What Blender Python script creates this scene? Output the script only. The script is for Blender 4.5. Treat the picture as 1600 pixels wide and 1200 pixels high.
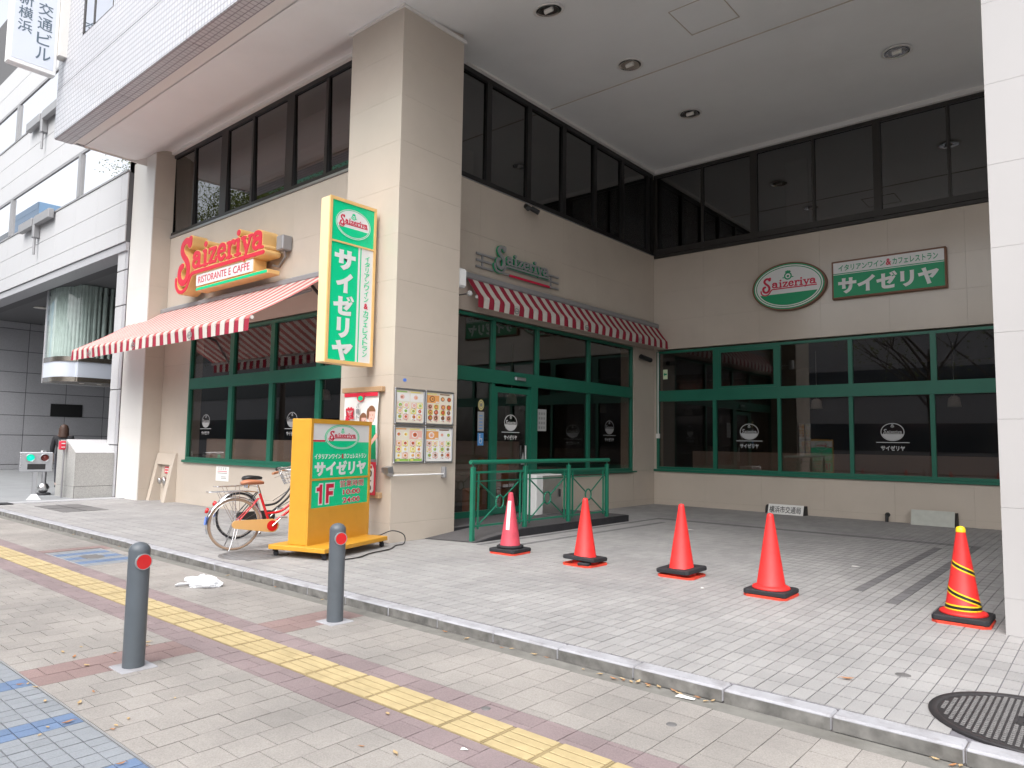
import bpy, bmesh, math, random
import numpy as np
from mathutils import Vector, Matrix, noise

# ------------------------------------------------------------------ camera, sky, sun, exposure
SC = bpy.context.scene
for o in list(bpy.data.objects):
    bpy.data.objects.remove(o, do_unlink=True)
COL = SC.collection
R = math.radians
rng = random.Random(11)

CAM = Vector((7.6897, -6.4904, 1.41))
RX = Vector((0.762295, 0.647053, 0.015147)); RD = Vector((-0.040864, 0.071471, -0.996605)); RF = Vector((-0.645939, 0.759088, 0.080923))
FPX = 1115.34
camd = bpy.data.cameras.new('camera'); cam = bpy.data.objects.new('camera', camd); COL.objects.link(cam)
camd.sensor_width = 36; camd.lens = FPX / 1600 * 36; camd.clip_end = 2000; camd.clip_start = 0.05
cam.matrix_world = Matrix(((RX.x, -RD.x, -RF.x, CAM.x), (RX.y, -RD.y, -RF.y, CAM.y), (RX.z, -RD.z, -RF.z, CAM.z), (0, 0, 0, 1)))
SC.camera = cam

SUN_EL, SUN_AZ = R(54), R(160)          # azimuth measured clockwise from +Y: the sun stands behind the camera, over the street
W = bpy.data.worlds.new('World'); SC.world = W; W.use_nodes = True
nt = W.node_tree; nt.nodes.clear()
sky = nt.nodes.new('ShaderNodeTexSky'); sky.sky_type = 'NISHITA'; sky.sun_disc = False
sky.sun_elevation = SUN_EL; sky.sun_rotation = SUN_AZ; sky.dust_density = 4.0; sky.air_density = 1.0; sky.ozone_density = 1.0
hsv = nt.nodes.new('ShaderNodeHueSaturation'); hsv.inputs['Saturation'].default_value = 0.26; hsv.inputs['Value'].default_value = 1.0
bgn = nt.nodes.new('ShaderNodeBackground'); bgn.inputs['Strength'].default_value = 0.15
wo = nt.nodes.new('ShaderNodeOutputWorld')
nt.links.new(sky.outputs[0], hsv.inputs['Color']); nt.links.new(hsv.outputs[0], bgn.inputs[0]); nt.links.new(bgn.outputs[0], wo.inputs[0])

sund = bpy.data.lights.new('sun', 'SUN'); sund.energy = 0.75; sund.angle = R(65); sund.color = (1.0, 0.98, 0.955)
sun = bpy.data.objects.new('sun', sund); COL.objects.link(sun)
sdir = Vector((math.sin(SUN_AZ) * math.cos(SUN_EL), math.cos(SUN_AZ) * math.cos(SUN_EL), math.sin(SUN_EL)))
sun.rotation_euler = sdir.to_track_quat('Z', 'Y').to_euler()
sun.location = (0, -20, 40)

SC.view_settings.view_transform = 'Standard'; SC.view_settings.look = 'None'
SC.view_settings.gamma = 1.0; SC.view_settings.use_curve_mapping = False
SC.view_settings.exposure = 1.3
SC.render.engine = 'CYCLES'
SC.cycles.use_denoising = True
SC.cycles.max_bounces = 10; SC.cycles.diffuse_bounces = 7; SC.cycles.transparent_max_bounces = 12
SC.cycles.sample_clamp_indirect = 6.0

# ------------------------------------------------------------------ materials
M = {}
def mat(name, col, rough=0.6, metal=0.0, var=0.0, vscale=3.0, bump=0.0, bscale=60.0, dirt=0.0, dscale=1.2, spec=0.5, coords='obj', transl=0.0, emit=None, coat=0.0):
    m = bpy.data.materials.new(name); m.use_nodes = True
    t = m.node_tree; n = t.nodes; l = t.links
    b = n['Principled BSDF']
    b.inputs['Roughness'].default_value = rough; b.inputs['Metallic'].default_value = metal
    b.inputs['Specular IOR Level'].default_value = spec; b.inputs['Coat Weight'].default_value = coat
    c4 = (col[0], col[1], col[2], 1)
    b.inputs['Base Color'].default_value = c4
    if emit:
        b.inputs['Emission Color'].default_value = (*emit[:3], 1); b.inputs['Emission Strength'].default_value = emit[3]
    geo = n.new('ShaderNodeNewGeometry')
    pos = geo.outputs['Position']
    cur = None
    if var or dirt:
        rgb = n.new('ShaderNodeRGB'); rgb.outputs[0].default_value = c4; cur = rgb.outputs[0]
        if var:
            nz = n.new('ShaderNodeTexNoise'); nz.inputs['Scale'].default_value = vscale; nz.inputs['Detail'].default_value = 6
            l.new(pos, nz.inputs['Vector'])
            mr = n.new('ShaderNodeMapRange'); mr.inputs[1].default_value = 0.25; mr.inputs[2].default_value = 0.75
            mr.inputs[3].default_value = 1 - var; mr.inputs[4].default_value = 1 + var
            l.new(nz.outputs['Fac'], mr.inputs[0])
            mx = n.new('ShaderNodeMix'); mx.data_type = 'RGBA'; mx.blend_type = 'MULTIPLY'; mx.inputs[0].default_value = 1
            l.new(cur, mx.inputs[6]); l.new(mr.outputs[0], mx.inputs[7]); cur = mx.outputs[2]
        if dirt:
            nz = n.new('ShaderNodeTexNoise'); nz.inputs['Scale'].default_value = dscale; nz.inputs['Detail'].default_value = 9; nz.inputs['Roughness'].default_value = 0.65
            l.new(pos, nz.inputs['Vector'])
            mr = n.new('ShaderNodeMapRange'); mr.inputs[1].default_value = 0.5; mr.inputs[2].default_value = 0.78
            mr.inputs[3].default_value = 0; mr.inputs[4].default_value = dirt
            l.new(nz.outputs['Fac'], mr.inputs[0])
            mx = n.new('ShaderNodeMix'); mx.data_type = 'RGBA'
            l.new(mr.outputs[0], mx.inputs[0]); l.new(cur, mx.inputs[6]); mx.inputs[7].default_value = (col[0] * .45, col[1] * .42, col[2] * .38, 1); cur = mx.outputs[2]
        l.new(cur, b.inputs['Base Color'])
    if bump:
        nz = n.new('ShaderNodeTexNoise'); nz.inputs['Scale'].default_value = bscale; nz.inputs['Detail'].default_value = 4
        l.new(pos, nz.inputs['Vector'])
        bp = n.new('ShaderNodeBump'); bp.inputs['Strength'].default_value = bump; bp.inputs['Distance'].default_value = 0.004
        l.new(nz.outputs['Fac'], bp.inputs['Height']); l.new(bp.outputs[0], b.inputs['Normal'])
    if transl:
        out = n['Material Output']; tr = n.new('ShaderNodeBsdfTranslucent'); ms = n.new('ShaderNodeMixShader')
        ms.inputs[0].default_value = transl
        if cur: l.new(cur, tr.inputs[0])
        else: tr.inputs[0].default_value = c4
        l.new(b.outputs[0], ms.inputs[1]); l.new(tr.outputs[0], ms.inputs[2]); l.new(ms.outputs[0], out.inputs[0])
    M[name] = m
    return m

def paving(name, col, px, py, ox, oy, var, stagger=False, fine=0.10, stain=0.25, rough=0.75, alt=None, warm=(1, .97, .93)):
    """one colour per laid piece, drawn from its place in the bond, plus grain and worn patches"""
    m = bpy.data.materials.new(name); m.use_nodes = True
    t = m.node_tree; n = t.nodes; l = t.links; b = n['Principled BSDF']; b.inputs['Roughness'].default_value = rough
    geo = n.new('ShaderNodeNewGeometry'); sep = n.new('ShaderNodeSeparateXYZ'); l.new(geo.outputs['Position'], sep.inputs[0])
    def mth(op, a, c=None):
        q = n.new('ShaderNodeMath'); q.operation = op
        for i, v in enumerate((a, c)):
            if v is None: continue
            if isinstance(v, (int, float)): q.inputs[i].default_value = v
            else: l.new(v, q.inputs[i])
        return q.outputs[0]
    ix = mth('FLOOR', mth('DIVIDE', mth('SUBTRACT', sep.outputs[0], ox), px))
    yy = mth('SUBTRACT', sep.outputs[1], oy)
    if stagger:
        yy = mth('ADD', yy, mth('MULTIPLY', mth('MODULO', mth('ADD', ix, 1000.0), 2.0), py / 2))
    iy = mth('FLOOR', mth('DIVIDE', yy, py))
    cb = n.new('ShaderNodeCombineXYZ'); l.new(ix, cb.inputs[0]); l.new(iy, cb.inputs[1])
    wn = n.new('ShaderNodeTexWhiteNoise'); wn.noise_dimensions = '2D'; l.new(cb.outputs[0], wn.inputs['Vector'])
    mr = n.new('ShaderNodeMapRange'); mr.inputs[3].default_value = 1 - var; mr.inputs[4].default_value = 1 + var; l.new(wn.outputs['Value'], mr.inputs[0])
    nz = n.new('ShaderNodeTexNoise'); nz.inputs['Scale'].default_value = 140; nz.inputs['Detail'].default_value = 5; l.new(geo.outputs['Position'], nz.inputs['Vector'])
    mr2 = n.new('ShaderNodeMapRange'); mr2.inputs[1].default_value = .3; mr2.inputs[2].default_value = .7; mr2.inputs[3].default_value = 1 - fine; mr2.inputs[4].default_value = 1 + fine; l.new(nz.outputs['Fac'], mr2.inputs[0])
    nz2 = n.new('ShaderNodeTexNoise'); nz2.inputs['Scale'].default_value = .9; nz2.inputs['Detail'].default_value = 8; nz2.inputs['Roughness'].default_value = .62; l.new(geo.outputs['Position'], nz2.inputs['Vector'])
    mr3 = n.new('ShaderNodeMapRange'); mr3.inputs[1].default_value = .38; mr3.inputs[2].default_value = .68; mr3.inputs[3].default_value = 1 + stain * .4; mr3.inputs[4].default_value = 1 - stain; l.new(nz2.outputs['Fac'], mr3.inputs[0])
    k = mth('MULTIPLY', mth('MULTIPLY', mr.outputs[0], mr2.outputs[0]), mr3.outputs[0])
    rgb = n.new('ShaderNodeRGB'); rgb.outputs[0].default_value = (*col, 1); base = rgb.outputs[0]
    wm = n.new('ShaderNodeMix'); wm.data_type = 'RGBA'; wm.blend_type = 'MULTIPLY'; l.new(mr3.outputs[0], wm.inputs[0]); l.new(base, wm.inputs[6]); wm.inputs[7].default_value = (*warm, 1)
    mx = n.new('ShaderNodeMix'); mx.data_type = 'RGBA'; mx.blend_type = 'MULTIPLY'; mx.inputs[0].default_value = 1
    l.new(wm.outputs[2], mx.inputs[6]); l.new(k, mx.inputs[7]); l.new(mx.outputs[2], b.inputs['Base Color'])
    bp = n.new('ShaderNodeBump'); bp.inputs['Strength'].default_value = .35; bp.inputs['Distance'].default_value = .003
    l.new(nz.outputs['Fac'], bp.inputs['Height']); l.new(bp.outputs[0], b.inputs['Normal'])
    M[name] = m
    return m

TPX, TPY, TOX, TOY = 0.0986, 0.2055, 6.1, -2.285       # upper tiles
PPX, PPY, POX, POY = 0.1955, 0.2, 4.899, -2.567         # lower pavers (staggered columns)
paving('grey_tile', (.325, .327, .338), TPX, TPY, TOX, TOY, .07, stain=.16)
paving('dark_tile', (.165, .165, .178), TPX, TPY, TOX, TOY, .08, stain=.16)
paving('paver_grey', (.297, .285, .277), PPX, PPY, POX, POY, .055, True, fine=.16, stain=.22)
paving('paver_purple', (.245, .198, .21), PPX, PPY, POX, POY, .06, True, fine=.14, stain=.18)
paving('paver_red', (.25, .18, .178), PPX, PPY, POX, POY, .07, True, fine=.14, stain=.18)
paving('lane_grey', (.235, .26, .295), .0905, .098, 2.52, -4.98, .06, stain=.12)
paving('lane_blue', (.125, .19, .32), .0905, .098, 2.52, -4.98, .10, stain=.12)
mat('grout', (.17, .165, .185), .9, var=.15, vscale=30)
mat('paver_joint', (.20, .185, .18), .95, var=.2, vscale=30)
mat('kerb_concrete', (.36, .36, .385), .8, var=.14, vscale=6, bump=.5, bscale=120, dirt=.8, dscale=5)
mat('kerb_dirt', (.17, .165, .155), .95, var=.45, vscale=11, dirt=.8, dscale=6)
mat('gutter_concrete', (.185, .18, .165), .9, var=.2, vscale=9, bump=.6, bscale=150, dirt=.5, dscale=3)
mat('tactile_yellow', (.47, .375, .205), .65, var=.12, vscale=7, bump=.3, bscale=90, dirt=.35, dscale=5)
mat('tactile_groove', (.30, .235, .125), .8, var=.2, vscale=10)
mat('asphalt', (.16, .16, .165), .9, var=.2, vscale=20, bump=.5, bscale=80)
mat('driveway_concrete', (.27, .28, .29), .7, var=.08, vscale=2, dirt=.25)
mat('cream_panel', (.55, .482, .408), .16, var=.04, vscale=1.1, spec=.5, dirt=.10, dscale=1.6)
mat('cream_lit', (.72, .70, .665), .35, var=.03, vscale=1.1)  # panel cream lightened: the left column's stronger light put into the colour
mat('grey_white_panel', (.43, .415, .41), .35, var=.03, vscale=1.1)
mat('cream_joint', (.50, .44, .37), .9)
mat('soffit_paint', (.80, .80, .79), .75, var=.035, vscale=.9, dirt=.10, dscale=.7)
mat('trim_paint', (.74, .72, .69), .6)
mat('black_frame', (.017, .016, .016), .35)
mat('bronze_frame', (.032, .028, .025), .4)
mat('green_frame', (.012, .135, .085), .35, var=.06, vscale=4)
mat('green_dark_rail', (.01, .16, .095), .4, var=.08, vscale=6)
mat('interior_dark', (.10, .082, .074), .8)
mat('interior_warm', (.46, .36, .31), .8)
mat('partition_beige', (.72, .60, .53), .8)
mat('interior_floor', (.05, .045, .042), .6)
mat('interior_pale', (.30, .26, .23), .8)
mat('lamp_white', (.75, .72, .66), .6)
mat('steel', (.62, .62, .62), .3, 1.0, var=.05, vscale=8)
mat('chrome', (.75, .75, .76), .15, 1.0)
mat('aluminium', (.50, .51, .53), .38, 1.0)
mat('grey_metal', (.33, .33, .34), .5, .3)
mat('bollard_paint', (.095, .11, .125), .42, var=.06, vscale=8, dirt=.2, dscale=7)
mat('black_rubber', (.022, .022, .026), .75, var=.2, vscale=12, bump=.3, bscale=70, dirt=.3, dscale=9)
mat('black_plastic', (.02, .02, .021), .45)
mat('cone_red', (.80, .03, .028), .48, var=.13, vscale=6, dirt=.6, dscale=13)
mat('cone_faded', (.50, .055, .085), .6, var=.14, vscale=9, dirt=.35, dscale=8)
mat('cone_base_red', (.75, .06, .03), .55, var=.1, vscale=9, dirt=.4, dscale=10)
mat('tape_yellow', (.85, .60, .02), .4)
mat('tape_black', (.015, .015, .015), .4)
mat('reflector_red', (.60, .01, .012), .25, coat=.5)
mat('white_paint', (.80, .80, .79), .45)
mat('sign_white', (.74, .74, .73), .35)
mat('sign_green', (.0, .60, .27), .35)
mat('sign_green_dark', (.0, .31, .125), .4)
mat('sign_red', (.58, .012, .055), .35)
mat('sign_red_bright', (.66, .03, .06), .35)
mat('sign_orange', (.78, .50, .20), .45, var=.04, vscale=5)
mat('sign_beige', (.82, .64, .38), .45, var=.03, vscale=4)
mat('sign_yellow', (.62, .31, .03), .42, var=.04, vscale=4, dirt=.12, dscale=6)
mat('sign_brown', (.20, .09, .05), .5)
mat('sign_tan', (.42, .27, .15), .6, var=.1, vscale=10)
mat('sign_pale_blue', (.62, .66, .74), .4)
mat('letter_slate', (.10, .14, .18), .5)
mat('ink_black', (.02, .02, .02), .6)
mat('ink_grey', (.25, .25, .25), .6)
mat('sticker_white', (.42, .42, .42), .5)
mat('sticker_yellow', (.70, .60, .25), .5)
mat('sticker_blue', (.10, .32, .68), .5)
mat('exit_paper', (.62, .74, .50), .5)
mat('fabric_red', (.36, .022, .05), .85, bump=.2, bscale=300, transl=.22)
mat('fabric_faded_red', (.56, .17, .16), .9, var=.08, vscale=4, bump=.2, bscale=300, transl=.22, dirt=.15, dscale=3)
mat('fabric_faded_white', (.70, .60, .55), .9, var=.06, vscale=4, bump=.2, bscale=300, transl=.22, dirt=.15, dscale=3)
mat('fabric_white', (.70, .66, .60), .85, bump=.2, bscale=300, transl=.22)
mat('granite_light', (.52, .52, .53), .45, var=.10, vscale=60, bump=.05)
mat('granite_grey', (.42, .42, .44), .5, var=.14, vscale=45)
mat('granite_speckled', (.38, .375, .36), .6, var=.22, vscale=55)
mat('stone_joint', (.12, .12, .125), .9)
mat('dark_ceiling', (.15, .15, .155), .8)
mat('bay_metal', (.45, .40, .34), .25, .9)
mat('curtain_pale', (.58, .62, .60), .9, var=.12, vscale=5)
mat('bike_red', (.60, .01, .02), .25, coat=.4)
mat('bike_black', (.016, .016, .018), .3, coat=.3)
mat('saddle_brown', (.42, .17, .09), .5, var=.1, vscale=20)
mat('tan_plastic', (.66, .38, .14), .5)
mat('grip_brown', (.42, .20, .11), .6)
mat('tyre_gum', (.34, .24, .17), .8)
mat('plate_blue', (.12, .25, .75), .4)
mat('iron', (.055, .052, .055), .55, .6, var=.2, vscale=18, dirt=.3, dscale=12)
mat('iron_grey', (.17, .165, .165), .6, .2, var=.18, vscale=18, dirt=.3, dscale=9)
mat('bag_plastic', (.82, .83, .85), .35, transl=.3)
mat('leaf_tan', (.52, .37, .20), .75, var=.2, vscale=60, transl=.2)
mat('leaf_brown', (.42, .20, .09), .8, var=.2, vscale=60, transl=.15)
mat('paper_white', (.80, .79, .76), .7)
mat('paper_cream', (.76, .70, .58), .7)
mat('board_grey', (.50, .51, .46), .7, var=.08, vscale=9)
mat('skin', (.55, .34, .25), .5)
mat('hair_brown', (.06, .03, .02), .55, var=.25, vscale=40)
mat('coat_black', (.018, .018, .022), .8, var=.2, vscale=20)
mat('trousers_dark', (.03, .03, .04), .85)
mat('shoe_black', (.012, .012, .012), .4)
mat('ramp_carpet', (.10, .095, .098), .95, var=.12, vscale=60, bump=.5, bscale=220)
mat('lamp_green', (.0, .55, .36), .3, emit=(0.0, .8, .5, .35))
mat('lamp_red_off', (.16, .03, .025), .25)
mat('food_red', (.62, .12, .05), .5); mat('food_orange', (.76, .36, .12), .5); mat('food_green', (.28, .50, .10), .5)
mat('food_yellow', (.80, .68, .18), .5); mat('food_brown', (.22, .10, .05), .5); mat('food_pink', (.78, .45, .38), .5)
mat('leaf_green', (.13, .15, .035), .6, var=.4, vscale=2.5, transl=.3)
mat('bark', (.07, .055, .045), .9, var=.2, vscale=12)
mat('wall_grey_far', (.30, .29, .29), .8, var=.06, vscale=.5)
mat('wall_orange_far', (.62, .34, .13), .8)
mat('panel_green_far', (.18, .50, .34), .4)
mat('tower_blue', (.20, .34, .52), .3)
mat('glass_far', (.05, .06, .07), .1)

def glass(name, tint, refl, rough=.0, ior=1.5, fmin=0.0):
    m = bpy.data.materials.new(name); m.use_nodes = True
    t = m.node_tree; n = t.nodes; l = t.links; n.clear()
    out = n.new('ShaderNodeOutputMaterial'); tr = n.new('ShaderNodeBsdfTransparent'); tr.inputs[0].default_value = (*tint, 1)
    gl = n.new('ShaderNodeBsdfGlossy'); gl.inputs['Color'].default_value = (refl,) * 3 + (1,); gl.inputs['Roughness'].default_value = rough
    fr = n.new('ShaderNodeFresnel'); fr.inputs[0].default_value = ior
    mp = n.new('ShaderNodeMapRange'); mp.inputs[1].default_value = 0; mp.inputs[2].default_value = 1; mp.inputs[3].default_value = fmin; mp.inputs[4].default_value = 1
    l.new(fr.outputs[0], mp.inputs[0])
    ge = n.new('ShaderNodeNewGeometry'); iv = n.new('ShaderNodeMath'); iv.operation = 'SUBTRACT'; iv.inputs[0].default_value = 1; l.new(ge.outputs['Backfacing'], iv.inputs[1])
    mu = n.new('ShaderNodeMath'); mu.operation = 'MULTIPLY'; l.new(mp.outputs[0], mu.inputs[0]); l.new(iv.outputs[0], mu.inputs[1])   # the outer face of each pane mirrors, the inner one lets light through
    ms = n.new('ShaderNodeMixShader'); l.new(mu.outputs[0], ms.inputs[0]); l.new(tr.outputs[0], ms.inputs[1]); l.new(gl.outputs[0], ms.inputs[2]); l.new(ms.outputs[0], out.inputs[0])
    M[name] = m
glass('shop_glass', (.72, .69, .665), .95, fmin=.07)
glass('tinted_glass', (.34, .31, .30), .95, fmin=.13)
glass('office_glass', (.10, .12, .13), 1.0, ior=1.6, fmin=.85)
glass('bay_glass', (.86, .92, .90), .8, fmin=.03)

# small mosaic on the fascia: every mosaic tile is under 6 px here, the big panels are geometry
def mosaic():
    m = bpy.data.materials.new('mosaic'); m.use_nodes = True
    t = m.node_tree; n = t.nodes; l = t.links; b = n['Principled BSDF']; b.inputs['Roughness'].default_value = .3
    geo = n.new('ShaderNodeNewGeometry'); sep = n.new('ShaderNodeSeparateXYZ'); l.new(geo.outputs['Position'], sep.inputs[0])
    ad = n.new('ShaderNodeMath'); ad.operation = 'ADD'; l.new(sep.outputs[1], ad.inputs[0]); l.new(sep.outputs[2], ad.inputs[1])
    cb = n.new('ShaderNodeCombineXYZ'); l.new(sep.outputs[0], cb.inputs[0]); l.new(ad.outputs[0], cb.inputs[1])
    br = n.new('ShaderNodeTexBrick'); br.offset = 0; br.inputs['Scale'].default_value = 1; br.inputs['Brick Width'].default_value = .0985; br.inputs['Row Height'].default_value = .0985
    br.inputs['Mortar Size'].default_value = .008; br.inputs['Color1'].default_value = (.55, .55, .575, 1); br.inputs['Color2'].default_value = (.50, .51, .535, 1); br.inputs['Mortar'].default_value = (.24, .23, .26, 1)
    l.new(cb.outputs[0], br.inputs['Vector']); l.new(br.outputs['Color'], b.inputs['Base Color'])
    bp = n.new('ShaderNodeBump'); bp.inputs['Strength'].default_value = .5; bp.inputs['Distance'].default_value = .004; bp.invert = True
    l.new(br.outputs['Fac'], bp.inputs['Height']); l.new(bp.outputs[0], b.inputs['Normal'])
    M['mosaic'] = m
mosaic()

# ------------------------------------------------------------------ mesh helpers
def link(o, parent=None):
    COL.objects.link(o)
    if parent is not None: o.parent = parent
    return o

class MB:
    """collects shapes and links them as one mesh object"""
    def __init__(s): s.v = []; s.f = []; s.mi = []; s.mats = []; s.cur = 0; s.sm = []
    def use(s, m):
        if m not in s.mats: s.mats.append(m)
        s.cur = s.mats.index(m); return s
    def add(s, vs, fs, smooth=False):
        k = len(s.v); s.v += [tuple(p) for p in vs]
        for f in fs:
            s.f.append(tuple(i + k for i in f)); s.mi.append(s.cur); s.sm.append(smooth)
        return s
    def box(s, x0, x1, y0, y1, z0, z1, bottom=True):
        x0, x1 = sorted((x0, x1)); y0, y1 = sorted((y0, y1)); z0, z1 = sorted((z0, z1))
        vs = [(x0, y0, z0), (x1, y0, z0), (x1, y1, z0), (x0, y1, z0), (x0, y0, z1), (x1, y0, z1), (x1, y1, z1), (x0, y1, z1)]
        fs = [(4, 5, 6, 7), (0, 1, 5, 4), (1, 2, 6, 5), (2, 3, 7, 6), (3, 0, 4, 7)] + ([(3, 2, 1, 0)] if bottom else [])
        return s.add(vs, fs)
    def cbox(s, x0, x1, y0, y1, z0, z1, c=.006):
        """box with chamfered edges"""
        x0, x1 = sorted((x0, x1)); y0, y1 = sorted((y0, y1)); z0, z1 = sorted((z0, z1))
        c = min(c, (x1 - x0) * .45, (y1 - y0) * .45, (z1 - z0) * .45)
        def ring(z, i): return [(x0 + i, y0, z), (x1 - i, y0, z), (x1, y0 + i, z), (x1, y1 - i, z), (x1 - i, y1, z), (x0 + i, y1, z), (x0, y1 - i, z), (x0, y0 + i, z)]
        def rin(z): return [(x0 + c, y0 + c, z), (x1 - c, y0 + c, z), (x1 - c, y0 + c, z), (x1 - c, y1 - c, z), (x1 - c, y1 - c, z), (x0 + c, y1 - c, z), (x0 + c, y1 - c, z), (x0 + c, y0 + c, z)]
        a = ring(z0 + c, c); b = ring(z1 - c, c)
        t = [(x0 + c, y0 + c, z1), (x1 - c, y0 + c, z1), (x1 - c, y1 - c, z1), (x0 + c, y1 - c, z1)]
        u = [(x0 + c, y0 + c, z0), (x1 - c, y0 + c, z0), (x1 - c, y1 - c, z0), (x0 + c, y1 - c, z0)]
        vs = a + b + t + u
        fs = [(i, (i + 1) % 8, 8 + (i + 1) % 8, 8 + i) for i in range(8)]
        fs += [(16, 17, 18, 19), (23, 22, 21, 20)]
        fs += [(8, 9, 17, 16), (10, 11, 18, 17), (12, 13, 19, 18), (14, 15, 16, 19), (9, 10, 17), (11, 12, 18), (13, 14, 19), (15, 8, 16)]
        fs += [(1, 0, 20, 21), (3, 2, 21, 22), (5, 4, 22, 23), (7, 6, 23, 20), (2, 1, 21), (4, 3, 22), (6, 5, 23), (0, 7, 20)]
        return s.add(vs, fs)
    def tube(s, pts, r, seg=8, caps=True, r2=None):
        pts = [Vector(p) for p in pts]; n = len(pts); vs = []
        if isinstance(r, (int, float)): rr = [r + ((r2 - r) * i / (n - 1) if r2 is not None else 0) for i in range(n)]
        else: rr = r
        tang = [(pts[min(i + 1, n - 1)] - pts[max(i - 1, 0)]).normalized() for i in range(n)]
        up = Vector((0, 0, 1)) if abs(tang[0].z) < .9 else Vector((1, 0, 0))
        x = tang[0].cross(up).normalized()
        for i in range(n):
            x = (x - tang[i] * x.dot(tang[i])).normalized(); y = tang[i].cross(x)
            vs += [pts[i] + (x * math.cos(a) + y * math.sin(a)) * rr[i] for a in (2 * math.pi * k / seg for k in range(seg))]
        fs = [(i * seg + k, i * seg + (k + 1) % seg, (i + 1) * seg + (k + 1) % seg, (i + 1) * seg + k) for i in range(n - 1) for k in range(seg)]
        s.add(vs, fs, True)
        if caps: s.add(vs[:seg], [tuple(range(seg))[::-1]]); s.add(vs[-seg:], [tuple(range(seg))])
        return s
    def lathe(s, prof, seg=24, c=(0, 0, 0), ax=None, smooth=True, caps=True):
        """profile of (radius, height) turned about a vertical axis, or about ax"""
        vs = []; mtx = Vector(ax).to_track_quat('Z', 'Y').to_matrix() if ax else None
        for r, z in prof:
            for k in range(seg):
                a = 2 * math.pi * k / seg; p = Vector((r * math.cos(a), r * math.sin(a), z))
                if mtx: p = mtx @ p
                vs.append(p + Vector(c))
        n = len(prof)
        fs = [(i * seg + k, i * seg + (k + 1) % seg, (i + 1) * seg + (k + 1) % seg, (i + 1) * seg + k) for i in range(n - 1) for k in range(seg)]
        s.add(vs, fs, smooth)
        if prof[0] == prof[-1] or not caps: return s
        if prof[-1][0] > 1e-5: s.add(vs[-seg:], [tuple(range(seg))])
        if prof[0][0] > 1e-5: s.add(vs[:seg], [tuple(range(seg))[::-1]])
        return s
    def prism(s, poly, d, pl):
        """2D outline on a plane pl=(origin, u, v, n), thickness d along n"""
        o, u, v, n = pl; k = len(poly)
        A = [o + u * a + v * b for a, b in poly]; B = [p + n * d for p in A]
        return s.add(A + B, [tuple(range(k, 2 * k)), tuple(range(k))[::-1]] + [(i, (i + 1) % k, k + (i + 1) % k, k + i) for i in range(k)])
    def band(s, outer, inner, d, pl):
        o, u, v, n = pl; k = len(outer)
        A = [o + u * a + v * b + n * d for a, b in outer]; B = [o + u * a + v * b + n * d for a, b in inner]
        A0 = [p - n * d for p in A]; B0 = [p - n * d for p in B]
        fs = []
        for i in range(k):
            j = (i + 1) % k
            fs += [(i, j, k + j, k + i), (2 * k + i, 2 * k + j, j, i), (k + i, k + j, 3 * k + j, 3 * k + i)]
        return s.add(A + B + A0 + B0, fs)
    def mesh(s, name):
        me = bpy.data.meshes.new(name); me.from_pydata(s.v, [], s.f)
        for m in s.mats: me.materials.append(M[m])
        me.polygons.foreach_set('material_index', s.mi); me.polygons.foreach_set('use_smooth', s.sm)
        me.update(); return me
    def build(s, name, m=None, parent=None, org=None):
        if not s.f: return None
        if m:
            s.mats = [m] if not s.mats else s.mats
        if org is not None:
            q = Vector(org); s.v = [tuple(Vector(p) - q) for p in s.v]
        me = s.mesh(name)
        if len(s.mats) == 1 and m and me.materials[0] != M[m]: me.materials[0] = M[m]
        return link(bpy.data.objects.new(name, me), parent)

def tag(o, label=None, cat=None, group=None, kind=None):
    for k, v in (('label', label), ('category', cat), ('group', group), ('kind', kind)):
        if v: o[k] = v
    return o
def thing(name, label, cat, loc=(0, 0, 0), rz=0.0, group=None):
    o = bpy.data.objects.new(name, None); o.location = loc; o.rotation_euler = (0, 0, rz); o.empty_display_size = .1
    link(o); return tag(o, label, cat, group)
def copy_tree(o, parent=None):
    c = o.copy(); COL.objects.link(c)
    if parent is not None: c.parent = parent
    for ch in [x for x in KIDS.get(o.name, [])] or list(o.children): copy_tree(ch, c)
    return c
KIDS = {}
V = Vector
def plane(o, u, v): 
    u = V(u).normalized(); v = V(v).normalized(); return (V(o), u, v, u.cross(v))
def pshift(pl, a=0, b=0, c=0):
    o, u, v, n = pl; return (o + u * a + v * b + n * c, u, v, n)
def smooth_pts(pts, k=6, closed=False):
    P = [V(p) for p in pts]; out = []; n = len(P)
    for i in range(n if closed else n - 1):
        p0 = P[(i - 1) % n] if closed or i else P[i]; p1 = P[i]; p2 = P[(i + 1) % n]; p3 = P[(i + 2) % n] if closed or i + 2 < n else P[i + 1]
        for j in range(k):
            t = j / k
            out.append(.5 * ((2 * p1) + (p2 - p0) * t + (2 * p0 - 5 * p1 + 4 * p2 - p3) * t * t + (3 * p1 - p0 - 3 * p2 + p3) * t ** 3))
    if not closed: out.append(P[-1])
    return out

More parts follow.
